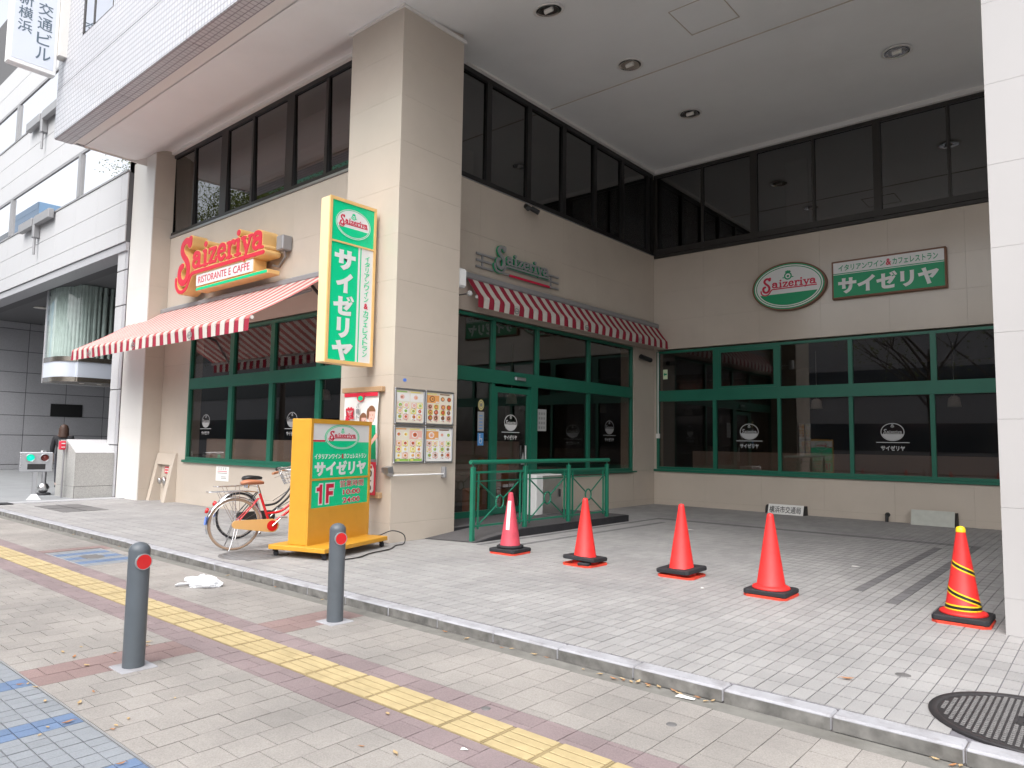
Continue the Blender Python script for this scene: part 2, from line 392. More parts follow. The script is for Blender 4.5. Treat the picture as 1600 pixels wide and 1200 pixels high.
# ------------------------------------------------------------------ lettering
DG = None
def curve_mesh(cu):
    o = bpy.data.objects.new('lettering', cu); COL.objects.link(o)
    dg = bpy.context.evaluated_depsgraph_get(); dg.update()
    me = bpy.data.meshes.new_from_object(o.evaluated_get(dg))
    bpy.data.objects.remove(o, do_unlink=True)
    return me
TCACHE = {}
def text_raw(body, bold=0.0, res=4):
    k = (body, bold)
    if k not in TCACHE:
        cu = bpy.data.curves.new('lettering', 'FONT'); cu.body = body; cu.offset = bold; cu.extrude = .5; cu.resolution_u = res
        me = curve_mesh(cu)
        v = np.array([x.co[:] for x in me.vertices]).reshape(-1, 3); f = [tuple(p.vertices) for p in me.polygons]
        TCACHE[k] = (v, f); bpy.data.meshes.remove(me); bpy.data.curves.remove(cu)
    return TCACHE[k]
def put(mb, v, f, pl, x0, y0, w, h, d, keep=False, align='c'):
    """fit raw outline geometry into a rectangle on a plane"""
    mn = v.min(0); mx = v.max(0); sz = mx - mn
    sx, sy = w / max(sz[0], 1e-6), h / max(sz[1], 1e-6)
    if keep:
        q = min(sx, sy); ox = x0 + (w - sz[0] * q) * .5; oy = y0 + (h - sz[1] * q) * .5; sx = sy = q
    else: ox, oy = x0, y0
    o, u, vv, n = pl
    vs = [o + u * (ox + (p[0] - mn[0]) * sx) + vv * (oy + (p[1] - mn[1]) * sy) + n * ((p[2] - mn[2]) / max(sz[2], 1e-6) * d) for p in v]
    return mb.add(vs, f)
def text(mb, body, pl, x0, y0, w, h, d=.002, bold=0.0, keep=False):
    v, f = text_raw(body, bold); return put(mb, v, f, pl, x0, y0, w, h, d, keep)
def vtext(mb, body, pl, x0, ytop, cw, ch, gap, d=.002, bold=0.0):
    """characters stacked downwards, each in a cw x ch cell"""
    y = ytop
    small = 'ェャュョッ'
    for c in body:
        k = .78 if c in small else 1.0
        v, f = text_raw(c, bold); put(mb, v, f, pl, x0 + cw * (1 - k) * .5, y - ch * (1 + k) * .5, cw * k, ch * k, d, keep=(c in 'イリ＆&ン'))
        y -= ch + gap

# hand-drawn slab letters of the restaurant's logo: strokes -> outline by marching squares
def catmull(pts, k=8):
    P = [np.array(p, float) for p in pts]; out = []
    for i in range(len(P) - 1):
        p0 = P[max(i - 1, 0)]; p1 = P[i]; p2 = P[i + 1]; p3 = P[min(i + 2, len(P) - 1)]
        for j in range(k):
            t = j / k
            out.append(.5 * (2 * p1 + (p2 - p0) * t + (2 * p0 - 5 * p1 + 4 * p2 - p3) * t * t + (3 * p1 - p0 - 3 * p2 + p3) * t ** 3))
    out.append(P[-1]); return out
def logo_strokes():
    S = []
    w = .125
    def cur(pts, w0=w): S.append((catmull(pts), w0))
    def ln(a, b, w0=w): S.append(([np.array(a, float), np.array(b, float)], w0))
    x = 1.75
    def A(x):
        cur([(x + .66, .55), (x + .4, .62), (x + .12, .45), (x + .1, .2), (x + .3, .03), (x + .52, .1), (x + .68, .3)]); cur([(x + .12, .76), (x + .22, .95), (x + .45, .98), (x + .68, .85), (x + .7, .5), (x + .7, .05)], w * 1.1); ln((x + .7, .0), (x + .95, .0), w * .7); return x + 1.1
    def I(x, dot=True):
        ln((x + .26, .0), (x + .26, .93), w * 1.15); ln((x + .05, .95), (x + .26, .95), w * .7); ln((x + .02, 0), (x + .5, 0), w * .7); S.append(([np.array((x + .26, 1.38)), np.array((x + .27, 1.40))], w * 1.4)); return x + .62
    def Z(x):
        ln((x + .08, .93), (x + .72, .93), w * .8); ln((x + .7, .9), (x + .14, .06), w * 1.1); ln((x + .1, .03), (x + .76, .03), w * .8); ln((x + .08, .93), (x + .06, .7), w * .7); ln((x + .76, .03), (x + .8, .27), w * .7); return x + .92
    def E_(x):
        ln((x + .12, .54), (x + .72, .56), w * .7); cur([(x + .73, .58), (x + .66, .86), (x + .42, .97), (x + .16, .8), (x + .1, .48), (x + .2, .14), (x + .46, .02), (x + .74, .2)], w * 1.05); return x + .92
    def Rr(x):
        ln((x + .26, 0), (x + .26, .92), w * 1.1); ln((x + .04, .95), (x + .26, .95), w * .7); ln((x + .02, 0), (x + .5, 0), w * .7); cur([(x + .28, .6), (x + .4, .86), (x + .58, .96), (x + .72, .9), (x + .74, .8)], w); return x + .84
    def Y(x):
        ln((x + .14, .93), (x + .46, .08), w * 1.1); cur([(x + .78, .93), (x + .5, .15), (x + .38, -.16), (x + .24, -.46)], w * .8); ln((x - .04, .96), (x + .32, .96), w * .7); ln((x + .62, .96), (x + .94, .96), w * .7); return x + .98
    k0 = len(S); x = A(x); x = I(x); x = Z(x); x = E_(x); x = Rr(x); x = I(x); x = Y(x); x = A(x)
    for j in range(k0, len(S)):      # the small letters stand above the underline, the S hangs below it
        P_, w_ = S[j]; S[j] = ([np.array((p[0], .46 + .86 * p[1])) for p in P_], w_ * .9)
    cur([(1.40, 2.30), (1.34, 1.95), (1.18, 2.18), (.9, 2.26), (.58, 2.08), (.48, 1.72), (.68, 1.38), (1.02, 1.06), (1.26, .68), (1.26, .22), (1.04, -.16), (.70, -.26), (.38, -.06), (.26, .32), (.36, .66), (.58, .76)], .185)
    cur([(-.10, .06), (-.06, -.32), (.24, -.70), (.70, -.80), (1.14, -.62), (1.42, -.22), (1.62, .08), (1.85, .17), (2.2, .18)], .105)
    ln((2.1, .18), (x - .1, .18), .105)
    return S
def contour(strokes, grow=0.0, cell=.035):
    allp = np.concatenate([np.array(p) for p, _ in strokes]); mg = .45
    x0, y0 = allp.min(0) - mg; x1, y1 = allp.max(0) + mg
    nx, ny = int((x1 - x0) / cell) + 1, int((y1 - y0) / cell) + 1
    gx, gy = np.meshgrid(x0 + np.arange(nx) * cell, y0 + np.arange(ny) * cell)
    D = np.full(gx.shape, 9.0)
    for pts, w in strokes:
        for a, b in zip(pts[:-1], pts[1:]):
            ab = b - a; L2 = max((ab ** 2).sum(), 1e-9)
            t = np.clip(((gx - a[0]) * ab[0] + (gy - a[1]) * ab[1]) / L2, 0, 1)
            D = np.minimum(D, np.hypot(gx - a[0] - t * ab[0], gy - a[1] - t * ab[1]) - w - grow)
    nxt = {}
    def ed(i, j, k):  # edge key and point
        if k == 0: p = (i, j), (i + 1, j)
        elif k == 1: p = (i + 1, j), (i + 1, j + 1)
        elif k == 2: p = (i, j + 1), (i + 1, j + 1)
        else: p = (i, j), (i, j + 1)
        return p
    def pt(e):
        (i, j), (k, l) = e; a = D[j, i]; b = D[l, k]; t = a / (a - b)
        return (x0 + (i + (k - i) * t) * cell, y0 + (j + (l - j) * t) * cell)
    tab = {1: [(3, 0)], 2: [(0, 1)], 3: [(3, 1)], 4: [(1, 2)], 5: [(3, 2), (1, 0)], 6: [(0, 2)], 7: [(3, 2)], 8: [(2, 3)], 9: [(2, 0)], 10: [(0, 3), (2, 1)], 11: [(2, 1)], 12: [(1, 3)], 13: [(1, 0)], 14: [(0, 3)]}
    ins = D < 0
    code = ins[:-1, :-1] * 1 + ins[:-1, 1:] * 2 + ins[1:, 1:] * 4 + ins[1:, :-1] * 8
    for j, i in zip(*np.nonzero((code > 0) & (code < 15))):
        for a, b in tab[int(code[j, i])]: nxt[ed(i, j, a)] = ed(i, j, b)
    loops = []
    while nxt:
        s0, e = nxt.popitem(); lp = [pt(s0)]
        while e != s0 and e in nxt: lp.append(pt(e)); e = nxt.pop(e)
        if len(lp) > 6: loops.append(lp)
    out = []
    for lp in loops:      # drop nearly collinear points
        P = [np.array(p) for p in lp]; keep = [P[0]]
        for i in range(1, len(P) - 1):
            a = P[i] - keep[-1]; b = P[i + 1] - P[i]
            if abs(a[0] * b[1] - a[1] * b[0]) > .00018 or np.hypot(*a) > .4: keep.append(P[i])
        keep.append(P[-1]); out.append(keep)
    return out
def fill_loops(loops):
    cu = bpy.data.curves.new('lettering', 'CURVE'); cu.dimensions = '2D'; cu.fill_mode = 'BOTH'; cu.extrude = .5
    for lp in loops:
        sp = cu.splines.new('POLY'); sp.points.add(len(lp) - 1); sp.use_cyclic_u = True
        for q, p in zip(sp.points, lp): q.co = (p[0], p[1], 0, 1)
    me = curve_mesh(cu)
    v = np.array([x.co[:] for x in me.vertices]).reshape(-1, 3); f = [tuple(p.vertices) for p in me.polygons]
    bpy.data.meshes.remove(me); bpy.data.curves.remove(cu); return v, f
LS = logo_strokes()
LOGO = fill_loops(contour(LS, .0)); LOGO_FAT = fill_loops(contour(LS, .045))
LOGO_THIN = fill_loops(contour(LS, -.015, .05))
LB = (LOGO[0].min(0), LOGO[0].max(0))

def ell(rx, ry, n=48, cx=0, cy=0, a0=0, a1=2 * math.pi):
    full = abs(a1 - a0 - 2 * math.pi) < 1e-6
    return [(cx + rx * math.cos(a0 + (a1 - a0) * i / (n if full else n - 1)), cy + ry * math.sin(a0 + (a1 - a0) * i / (n if full else n - 1))) for i in range(n)]
def crest(mb, pl, cx, cy, r, d):
    mb.band(ell(r, r, 20, cx, cy), ell(r * .66, r * .66, 20, cx, cy), d, pl)
    for k in (-1, 0, 1): mb.prism(ell(r * .22, r * .3, 8, cx + k * r * .42, cy + r * (1.22 - abs(k) * .1)), d, pl)
    mb.prism([(cx - r * .8, cy + r * .95), (cx + r * .8, cy + r * .95), (cx + r * .7, cy + r * 1.15), (cx - r * .7, cy + r * 1.15)], d * .8, pl)
    mb.prism(ell(r * .34, r * .3, 8, cx, cy - r * .05), d, pl)
    for k in (-1, 1): mb.prism(ell(r * .3, r * .13, 8, cx + k * r * 1.15, cy - r * .35), d, pl)
def emblem(par, org, pl, Wd, Ht, green='sign_green', white='sign_white', red='sign_red'):
    a, b = Wd / 2, Ht / 2; e = .0015
    MB().prism(ell(a, b), e, pl).build('emblem_field', white, par, org)
    g = MB(); g.band(ell(a, b), ell(a * .965, b * .95), 2 * e, pl); g.band(ell(a * .93, b * .90), ell(a * .905, b * .865), 2 * e, pl)
    th = math.asin(.36); g.prism(ell(a * .87, b * .82, 28, 0, 0, math.pi + th, 2 * math.pi - th), 2 * e, pl)
    crest(g, pl, 0, b * .46, b * .17, 2 * e)
    g.build('emblem_print', green, par, org)
    r = MB(); put(r, *LOGO, pl, -a * .80, -b * .33, a * 1.60, b * .82, 3 * e); r.build('emblem_lettering', red, par, org)
def sticker(par, org, pl, s, m='sticker_white'):
    """white window transfer: round emblem over the name in katakana; s = width"""
    o = MB(); k = ell(s * .36, s * .30, 28, 0, s * .28)
    o.band(k, ell(s * .335, s * .275, 28, 0, s * .28), .001, pl)
    th = math.asin(.25); o.prism(ell(s * .33, s * .27, 20, 0, s * .28, math.pi + th, 2 * math.pi - th), .001, pl)
    put(o, *LOGO_THIN, pl, -s * .29, s * .16, s * .58, s * .22, .0012)
    crest(o, pl, 0, s * .47, s * .045, .001)
    o.prism([(-s * .5, -s * .08), (s * .5, -s * .08), (s * .5, -s * .055), (-s * .5, -s * .055)], .001, pl)
    text(o, 'サイゼリヤ', pl, -s * .36, -s * .34, s * .72, s * .17, .001, .035)
    return o.build('window_transfer', m, par, org)

# ------------------------------------------------------------------ the setting: ground
def seen(p):
    d = V(p) - CAM; z = d.dot(RF)
    if z < .3: return None
    x, y = FPX * d.dot(RX) / z, FPX * d.dot(RD) / z
    return z if abs(x) < 830 and abs(y) < 640 else None
def structure(mb, name, m=None, org=None):
    return tag(mb.build(name, m, None, org), kind='structure')
ZL = -.075                       # level of the lower pavement
g = MB(); g.box(-400, 400, -400, 400, -1.2, -.16); structure(g, 'ground', 'asphalt')
def pieces(par, name, cells, base_mesh, field_name, parts_fn, limit=290, z=0.0):
    """cells: (x, y, material).  the largest in view become single parts, the others one field"""
    vis = []
    for c in cells:
        s = seen((c[0], c[1], z))
        vis.append((s if s else 99, c))
    vis.sort(key=lambda q: q[0])
    cache = {}
    for s, c in vis[:limit]:
        if s >= 99: break
        k = (c[2], c[3]) if len(c) > 3 else c[2]
        if k not in cache:
            mm = MB().use(c[2]); parts_fn(mm, 0, 0, c); cache[k] = mm.mesh(name)
        o = link(bpy.data.objects.new(name, cache[k]), par); o.location = (c[0] - par.location.x, c[1] - par.location.y, z - par.location.z)
        o.rotation_euler = (rng.uniform(-.004, .004), rng.uniform(-.004, .004), 0); o.location.z += rng.uniform(-.0012, .0012)
    mb = MB()
    for s, c in [q for q in vis[:limit] if q[0] >= 99] + vis[limit:]:
        mb.use(c[2]); parts_fn(mb, c[0], c[1], c)
    mb.v = [(x, y, zz + z) for x, y, zz in mb.v]
    return tag(mb.build(field_name, None, par), kind='stuff')

# upper pavement with its oblong tiles
g = MB(); g.box(-9.75, 22, -2.30, 9.2, -.16, -.006); upper = structure(g, 'upper_pavement', 'grout')
cells = []
RECT_IN = (1.30, 5.66, 1.20, 5.35); RECT_OUT = (.95, 6.02, .83, 5.8)
for i in range(-162, 100):
    x = TOX + (i + .5) * TPX
    if x < -9.7: continue
    for j in range(0, 54):
        y = TOY + (j + .5) * TPY
        if (x - 7.29) ** 2 + (y + 1.85) ** 2 < .44 ** 2 or (x + .36) ** 2 + (y + 1.80) ** 2 < .36 ** 2: continue
        if y > 8.75 or (x < -.85 and y > .8) : continue
        if -1.2 < x < 0 and 0 < y < 1.2: continue
        def on(rc, wx, wy): 
            x0, x1, y0, y1 = rc
            ix, iy = abs(x - x0) < wx or abs(x - x1) < wx, abs(y - y0) < wy or abs(y - y1) < wy
            return (ix and y0 - wy < y < y1 + wy) or (iy and x0 - wx < x < x1 + wx)
        dark = on(RECT_IN, .052, .06) or on(RECT_OUT, .052, .06)
        cells.append((x, y, 'dark_tile' if dark else 'grey_tile'))
gx, gy = .003, .0065
pieces(upper, 'tile', cells, None, 'tile_field', lambda b, x, y, c: b.box(x - TPX / 2 + gx, x + TPX / 2 - gx, y - TPY / 2 + gy, y + TPY / 2 - gy, -.006, 0, False), z=0.0)

# kerb stones and gutter
g = MB(); g.box(-9.75, 22, -2.418, -2.302, -.16, -.012); kerb = structure(g, 'kerb', 'paver_joint')
mm = {}
x = 2.893 - 20 * .597; k = 0
while x < 16:
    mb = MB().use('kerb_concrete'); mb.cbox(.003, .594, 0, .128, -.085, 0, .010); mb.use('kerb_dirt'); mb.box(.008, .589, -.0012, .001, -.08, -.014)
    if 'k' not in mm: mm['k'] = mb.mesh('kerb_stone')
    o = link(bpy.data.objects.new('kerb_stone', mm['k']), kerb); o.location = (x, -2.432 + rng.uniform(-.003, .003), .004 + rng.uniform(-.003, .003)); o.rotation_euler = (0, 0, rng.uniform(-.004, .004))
    x += .597; k += 1
g = MB(); g.box(-14, 22, -2.567, -2.434, -.16, -.078); structure(g, 'gutter', 'gutter_concrete')

# lower pavement
g = MB(); g.box(-30, 22, -4.968, -2.569, -.16, -.080); lower = structure(g, 'lower_pavement', 'paver_joint')
cells = []; h = PPX / 2 - .0025
TY0, TY1 = -3.79, -3.52
for i in range(-90, 36):
    x = POX + (i + .5) * PPX
    st = PPY / 2 if i % 2 else 0
    for j in range(-1, 13):
        y1 = POY - j * PPY + st; y0 = y1 - PPY
        segs = [(max(y0, -4.966), min(y1, -2.571))]
        out = []
        for a, b in segs:      # cut by the tactile strip
            for c, d in ((a, min(b, TY0 - .002)), (max(a, TY1 + .002), b)):
                if d - c > .03: out.append((c, d))
        for a, b in out:
            yc = (a + b) / 2
            for lo, hi in ((-9, -4.0), (-4.0, TY0), (TY1, -3.33), (-3.33, 0)):   # colour bands have straight edges
                c, d = max(a, lo), min(b, hi)
                if d - c < .02: continue
                ym = (c + d) / 2
                if -4.0 < ym < -3.33: m = 'paver_purple'
                elif 2.40 < x < 2.80 or (-2.95 < x < -2.55): m = 'paver_red'
                else: m = 'paver_grey'
                if -2.66 < x < -1.30 and -3.34 < ym < -2.68: continue
                cells.append((x, ym, m, round(d - c, 3)))
pieces(lower, 'paver', cells, None, 'paver_field', lambda b, x, y, c: b.box(x - h, x + h, y - c[3] / 2 + .0022, y + c[3] / 2 - .0022, -.005, 0, False), z=ZL)
# tactile blocks: four bars each
tb = MB().use('tactile_groove'); th = (TY1 - TY0) / 2; tb.cbox(-.149, .149, -th + .002, th - .002, -.010, .001, .002); tb.use('tactile_yellow')
for k in range(4):
    yc = -th + (k + .5) * th / 2
    tb.cbox(-.137, .137, yc - .0285, yc + .0285, .0005, .0065, .004)
tbm = tb.mesh('tactile_block')
x = 3.923 * 1.1016 - 40 * .302
while x < 9:
    o = link(bpy.data.objects.new('tactile_block', tbm), lower); o.location = (x + .151, (TY0 + TY1) / 2 + rng.uniform(-.002, .002), ZL + .001 + rng.uniform(-.001, .0015)); o.rotation_euler = (rng.uniform(-.004, .004), rng.uniform(-.003, .003), rng.uniform(-.005, .005))
    x += .302

# tiled lane at the bottom left
g = MB(); g.box(-30, 22, -12.0, -4.970, -.16, -.081); lane = structure(g, 'tiled_lane', 'grout')
cells = []; LX, LY = .0905, .098
for i in range(-60, 40):
    x = 2.52 + (i + .5) * LX
    for j in range(0, 24):
        y = -4.982 - (j + .5) * LY
        cells.append((x, y, 'lane_blue' if i % 9 in (0, 1) else 'lane_grey'))
pieces(lane, 'tile', cells, None, 'tile_field', lambda b, x, y, c: b.box(x - LX / 2 + .003, x + LX / 2 - .003, y - LY / 2 + .003, y + LY / 2 - .003, -.006, 0, False), z=ZL)
g = MB(); g.box(-30, 22, -4.980, -4.9695, -.14, -.072); g.build('steel_edge', 'grey_metal', lane)

# forecourt of the neighbouring building, beyond a threshold strip
g = MB(); g.box(-60, -9.76, -2.2, 40, -.16, .004); structure(g, 'driveway', 'driveway_concrete')
g = MB(); g.box(-9.90, -9.55, -1.95, .3, -.01, .012); structure(g, 'threshold_strip', 'granite_grey')

# ------------------------------------------------------------------ the office building with the restaurant
bld = thing('office_building', 'cream panelled office building with a deep covered forecourt and the restaurant at its corner', 'building', (0, 0, 0))
YW, XE, YB = .73, -.81, 8.76
def wbox(mb, wall, a0, a1, h0, h1, d0, d1, ch=0):
    f = mb.cbox if ch else mb.box; kw = (ch,) if ch else ()
    if wall == 'front': return f(a0, a1, YW - d1, YW - d0, h0, h1, *kw)
    if wall == 'entry': return f(XE + d0, XE + d1, a0, a1, h0, h1, *kw)
    if wall == 'back': return f(a0, a1, YB - d1, YB - d0, h0, h1, *kw)
def panels(wall, a0, a1, h0, h1, wa, rows, m='cream_panel', t=.02, name='wall_panel'):
    """cladding panels with open joints; rows = list of joint heights inside h0..h1"""
    n = max(1, round((a1 - a0) / wa)); s = (a1 - a0) / n
    hs = [h0] + [r for r in rows if h0 + .03 < r < h1 - .03] + [h1]
    for i in range(n):
        for lo, hi in zip(hs[:-1], hs[1:]):
            b = MB(); wbox(b, wall, a0 + i * s + .0007, a0 + (i + 1) * s - .0007, lo + .0007, hi - .0007, .002, t, .0008); b.build(name, m, bld)
ROWS = [.272, .963, 1.645, 2.325, 3.006, 3.684, 4.352, 5.04, 5.72, 6.4, 7.08, 7.72]
# structural cores behind the cladding
c = MB()
c.box(-10.3, -9.0, YW + .002, YW + .4, 0, 8.4)
c.box(-9.1, XE - .35, YW + .002, YW + .3, 3.66, 5.98); c.box(-9.1, -7.68, YW + .003, YW + .3, 0, 3.65); c.box(-7.68, -1.2, YW + .002, YW + .3, 0, .86)
c.box(-9.1, -1.2, YW + .003, YW + .3, 7.99, 8.5)
c.box(XE - .3, XE - .002, 1.0, 8.9, 3.66, 5.98); c.box(XE - .3, XE - .003, 7.76, 9.0, 0, 3.65); c.box(XE - .3, XE - .002, 4.26, 7.76, 0, .74)
c.box(XE - .3, XE - .003, 1.0, 9.0, 8.0, 8.5)
c.box(XE + .0, 16, YB + .002, YB + .3, 3.66, 5.90); c.box(XE, 16, YB + .003, YB + .3, 0, .76); c.box(XE, 16, YB + .003, YB + .3, 8.05, 8.5); c.box(6.97, 16, YB + .004, YB + .3, .76, 8.05)
c.box(XE - .25, XE + .1, YB + .004, YB + .28, .7, 3.7)
c.build('wall_core', 'cream_joint', bld)
panels('front', -8.885, -7.62, 0, 3.66, 1.3, [.272, 3.0]); panels('front', -7.62, -1.215, 0, .875, 1.6, [.272])
panels('front', -8.885, -1.215, 3.66, 5.98, 1.28, [4.352, 5.04]); 
panels('entry', 1.30, 8.74, 3.66, 5.97, 1.24, [4.352, 5.04]); panels('entry', 7.79, 8.74, 0, 3.655, 1.0, [.13, .8]); panels('entry', 4.27, 7.785, 0, .745, 1.2, [.13])
panels('back', XE + .022, 6.95, 3.66, 5.89, 1.3, [4.352, 5.04]); panels('back', XE + .022, 6.95, 0, .77, 1.3, [.13]); panels('back', 6.95, 15.9, 0, 7.7, 1.5, ROWS)
# pillars: one panel per course and face
def pillar(x0, x1, y0, y1, rows, m, top, sides=('s', 'e'), mside=None):
    c = MB(); c.box(x0 + .022, x1 - .022, y0 + .022, y1, 0, top + .5); c.build('pillar_core', 'cream_joint', bld)
    hs = [0] + rows + [top]
    for lo, hi in zip(hs[:-1], hs[1:]):
        b = MB(); b.cbox(x0, x1, y0, y0 + .02, lo + .0007, hi - .0007, .0009); b.build('wall_panel', m, bld)
        for sd, xx in (('e', x1), ('w', x0)):
            if sd in sides:
                b = MB(); b.cbox(xx - .02 if sd == 'e' else xx, xx if sd == 'e' else xx + .02, y0 + .021, y1, lo + .0007, hi - .0007, .0009); b.build('wall_panel', mside or m, bld)
pillar(-1.215, 0, 0, 1.25, [.262, .963, 1.645, 2.325, 3.006, 3.684, 4.352, 5.04, 5.72, 6.4, 7.08], 'cream_panel', 7.72, ('e', 'w'))
pillar(-10.05, -8.89, .28, YW + .01, [.26, 1.6, 3.2, 4.82, 6.4], 'cream_lit', 7.9, ('e', 'w'), 'cream_panel')  # street face in the lightened cream as if lit, side faces in plain cream
pillar(6.967, 8.5, .215, 1.6, [.277, .963, 1.645, 2.325, 3.006, 3.684, 4.352, 5.04, 5.72, 6.4, 7.08], 'grey_white_panel', 7.74, ('w',))

pillar(14.6, 16.1, .215, 1.6, ROWS[:-1], 'grey_white_panel', 7.74, ('w',))
# soffit: low along the street, rising to the window heads
def soffit(x0, x1, prof, name):
    b = MB(); n = len(prof); vs = []
    for y, z in prof: vs += [(x0, y, z), (x1, y, z)]
    b.add(vs, [(2 * i, 2 * i + 1, 2 * i + 3, 2 * i + 2) for i in range(n - 1)], True)
    vs2 = [(x, y, z + .25) for x, y, z in vs]; b.add(vs2, [(2 * i, 2 * i + 2, 2 * i + 3, 2 * i + 1) for i in range(n - 1)], True)
    return b.build(name, 'soffit_paint', bld)
def ss(a, b, t): t = max(0, min(1, (t - a) / (b - a))); return t * t * (3 - 2 * t)
soffit(-9.36, -1.19, [(-1.04, 7.74)] + [(y, 7.74 + .30 * ss(-.1, .62, y)) for y in np.linspace(-.1, .62, 9)] + [(.75, 8.04)], 'soffit')
soffit(-1.19, 16, [(-1.04, 7.74)] + [(y, 7.74 + .30 * ss(.2, 2.6, y)) for y in np.linspace(.2, 2.6, 14)] + [(8.9, 8.075)], 'ceiling')
b = MB(); b.box(-9.2, -1.22, YW - .09, YW, 7.975, 8.04); b.build('ceiling_trim', 'trim_paint', bld)
b = MB(); b.box(XE, XE + .10, 1.27, YB, 8.0, 8.10); b.build('ceiling_trim', 'trim_paint', bld)
b = MB(); b.box(XE + .10, 16, YB - .10, YB, 7.985, 8.085); b.build('ceiling_trim', 'trim_paint', bld)
for x0, x1, y0, y1 in ((-1.255, .04, -.04, -.0005), (.0005, .04, -.0005, 1.27), (-1.255, -1.2155, -.0005, .6)):
    b = MB(); b.box(x0, x1, y0, y1, 7.705, 7.752); b.build('ceiling_trim', 'trim_paint', bld)
# joints and hatch in the forecourt ceiling
zc = 8.04
b = MB(); b.box(XE + .1, 7, 4.44, 4.452, zc - .005, zc + .03); b.build('ceiling_joint', 'cream_joint', bld)
b = MB(); b.box(2.655, 3.46, 3.0, 3.012, zc - .006, zc + .03); b.box(2.655, 3.46, 3.79, 3.802, zc - .006, zc + .03); b.box(2.655, 2.667, 3.012, 3.79, zc - .006, zc + .03); b.box(3.448, 3.46, 3.012, 3.79, zc - .006, zc + .03)
b.build('access_hatch', 'cream_joint', bld)
# fascia over the street: mosaic on big panels with open joints
b = MB(); b.box(-9.38, 16, -1.60, -1.28, 7.72, 13.5); b.build('fascia_core', 'cream_joint', bld)
XS = [-9.40, -8.84, -6.146, -3.373, -.6, 2.17, 4.94, 7.71, 10.48, 13.25, 16.0]
for a, e in zip(XS[:-1], XS[1:]):
    b = MB(); b.cbox(a + .006, e - .006, -1.625, -1.60, 7.706, 8.764, .003); b.build('mosaic_panel', 'mosaic', bld)
    b = MB(); b.cbox(a + .006, e - .006, -1.61, -1.28, 7.700, 7.7195, .003); b.build('mosaic_panel', 'mosaic', bld)
    if -8.9 < a < -8.0:
        for x0, x1, z0, z1 in ((a + .006, -8.10, 8.776, 13.4), (-8.10, -6.49, 8.776, 9.52), (-6.49, e - .006, 8.776, 13.4)):
            b = MB(); b.cbox(x0, x1, -1.625, -1.60, z0, z1, .003); b.build('mosaic_panel', 'mosaic', bld)
    else:
        b = MB(); b.cbox(a + .006, e - .006, -1.625, -1.60, 8.776, 13.4, .003); b.build('mosaic_panel', 'mosaic', bld)
b = MB(); b.box(-9.405, -9.38, -1.61, -1.0, 7.72, 13.4); b.build('mosaic_panel', 'mosaic', bld)
b = MB(); b.box(-9.36, 16, -1.279, -1.04, 7.752, 7.79); b.box(-9.36, 16, -1.275, -1.235, 7.708, 7.752); b.build('soffit_rail', 'trim_paint', bld)
b = MB(); b.box(-9.38, -9.36, -1.04, YW + .3, 7.70, 8.4); b.build('soffit_end', 'trim_paint', bld)
b = MB(); b.box(-8.10, -6.49, -1.6005, -1.50, 9.52, 9.57); b.box(-8.10, -8.02, -1.615, -1.5, 9.57, 12); b.box(-6.57, -6.49, -1.615, -1.5, 9.57, 12); b.box(-7.55, -7.47, -1.612, -1.5, 9.57, 12)
fw = b.build('office_window', 'bronze_frame', bld)
b = MB(); b.box(-8.02, -6.57, -1.6035, -1.6015, 9.57, 12); b.build('pane', 'office_glass', fw)
b = MB(); b.box(-9.3, 16, -1.2, 9, 8.6, 13.4); b.build('upper_storeys', 'interior_pale', bld)
b = MB(); b.box(16.0, 28, .2, 9, 0, 13.4); b.build('side_wing', 'cream_lit', bld)

# ------------------------------------------------------------------ glazing
def glazed(name, wall, a0, a1, h0, h1, fw, fm, gm, mull, trans=None, sill=None, gd=-.03, tilt=0, upper_mull=None, fd=.022):
    """frame > mullions, transom, sill, panes.  mull: (a, width) ; trans: (h0, h1)"""
    b = MB()
    wbox(b, wall, a0, a1, h1 - fw, h1, -.06, fd); wbox(b, wall, a0, a0 + fw, h0, h1 - fw, -.06, fd); wbox(b, wall, a1 - fw, a1, h0, h1 - fw, -.06, fd)
    wbox(b, wall, a0 + fw, a1 - fw, h0, h0 + fw, -.06, fd)
    w = b.build(name, fm, bld)
    zones = [(h0 + fw, h1 - fw, mull)] if not trans else [(h0 + fw, trans[0], mull), (trans[1], h1 - fw, upper_mull or mull)]
    if trans:
        b = MB(); wbox(b, wall, a0 + fw, a1 - fw, trans[0], trans[1], -.07, fd + .012); b.build('transom', fm, w)
    for lo, hi, mu in zones:
        ms = [(a0 + fw, 0)] + list(mu) + [(a1 - fw, 0)]
        for a, wd in mu:
            b = MB(); wbox(b, wall, a - wd / 2, a + wd / 2, lo, hi, -.05, fd - .004); b.build('mullion', fm, w)
        for (p, pw), (q, qw) in zip(ms[:-1], ms[1:]):
            b = MB(); wbox(b, wall, p + pw / 2, q - qw / 2, lo, hi, gd - .008, gd)
            if tilt: b.v = [(x_, y_ - (z_ - (lo + hi) / 2) * tilt, z_) for x_, y_, z_ in b.v]      # panes tilted out at the top to shift what they mirror
            b.build('pane', gm, w)
    if sill:
        b = MB(); wbox(b, wall, sill[0], sill[1], h0 - .055, h0 - .002, -.06, .075, .004); b.build('window_sill', fm, w)
    return w
win_front = glazed('shopfront_window', 'front', -7.62, -1.216, .93, 3.63, .06, 'green_frame', 'shop_glass', [(-5.84, .15), (-4.35, .13), (-2.86, .13)], (2.435, 2.665), (-7.68, -1.216))
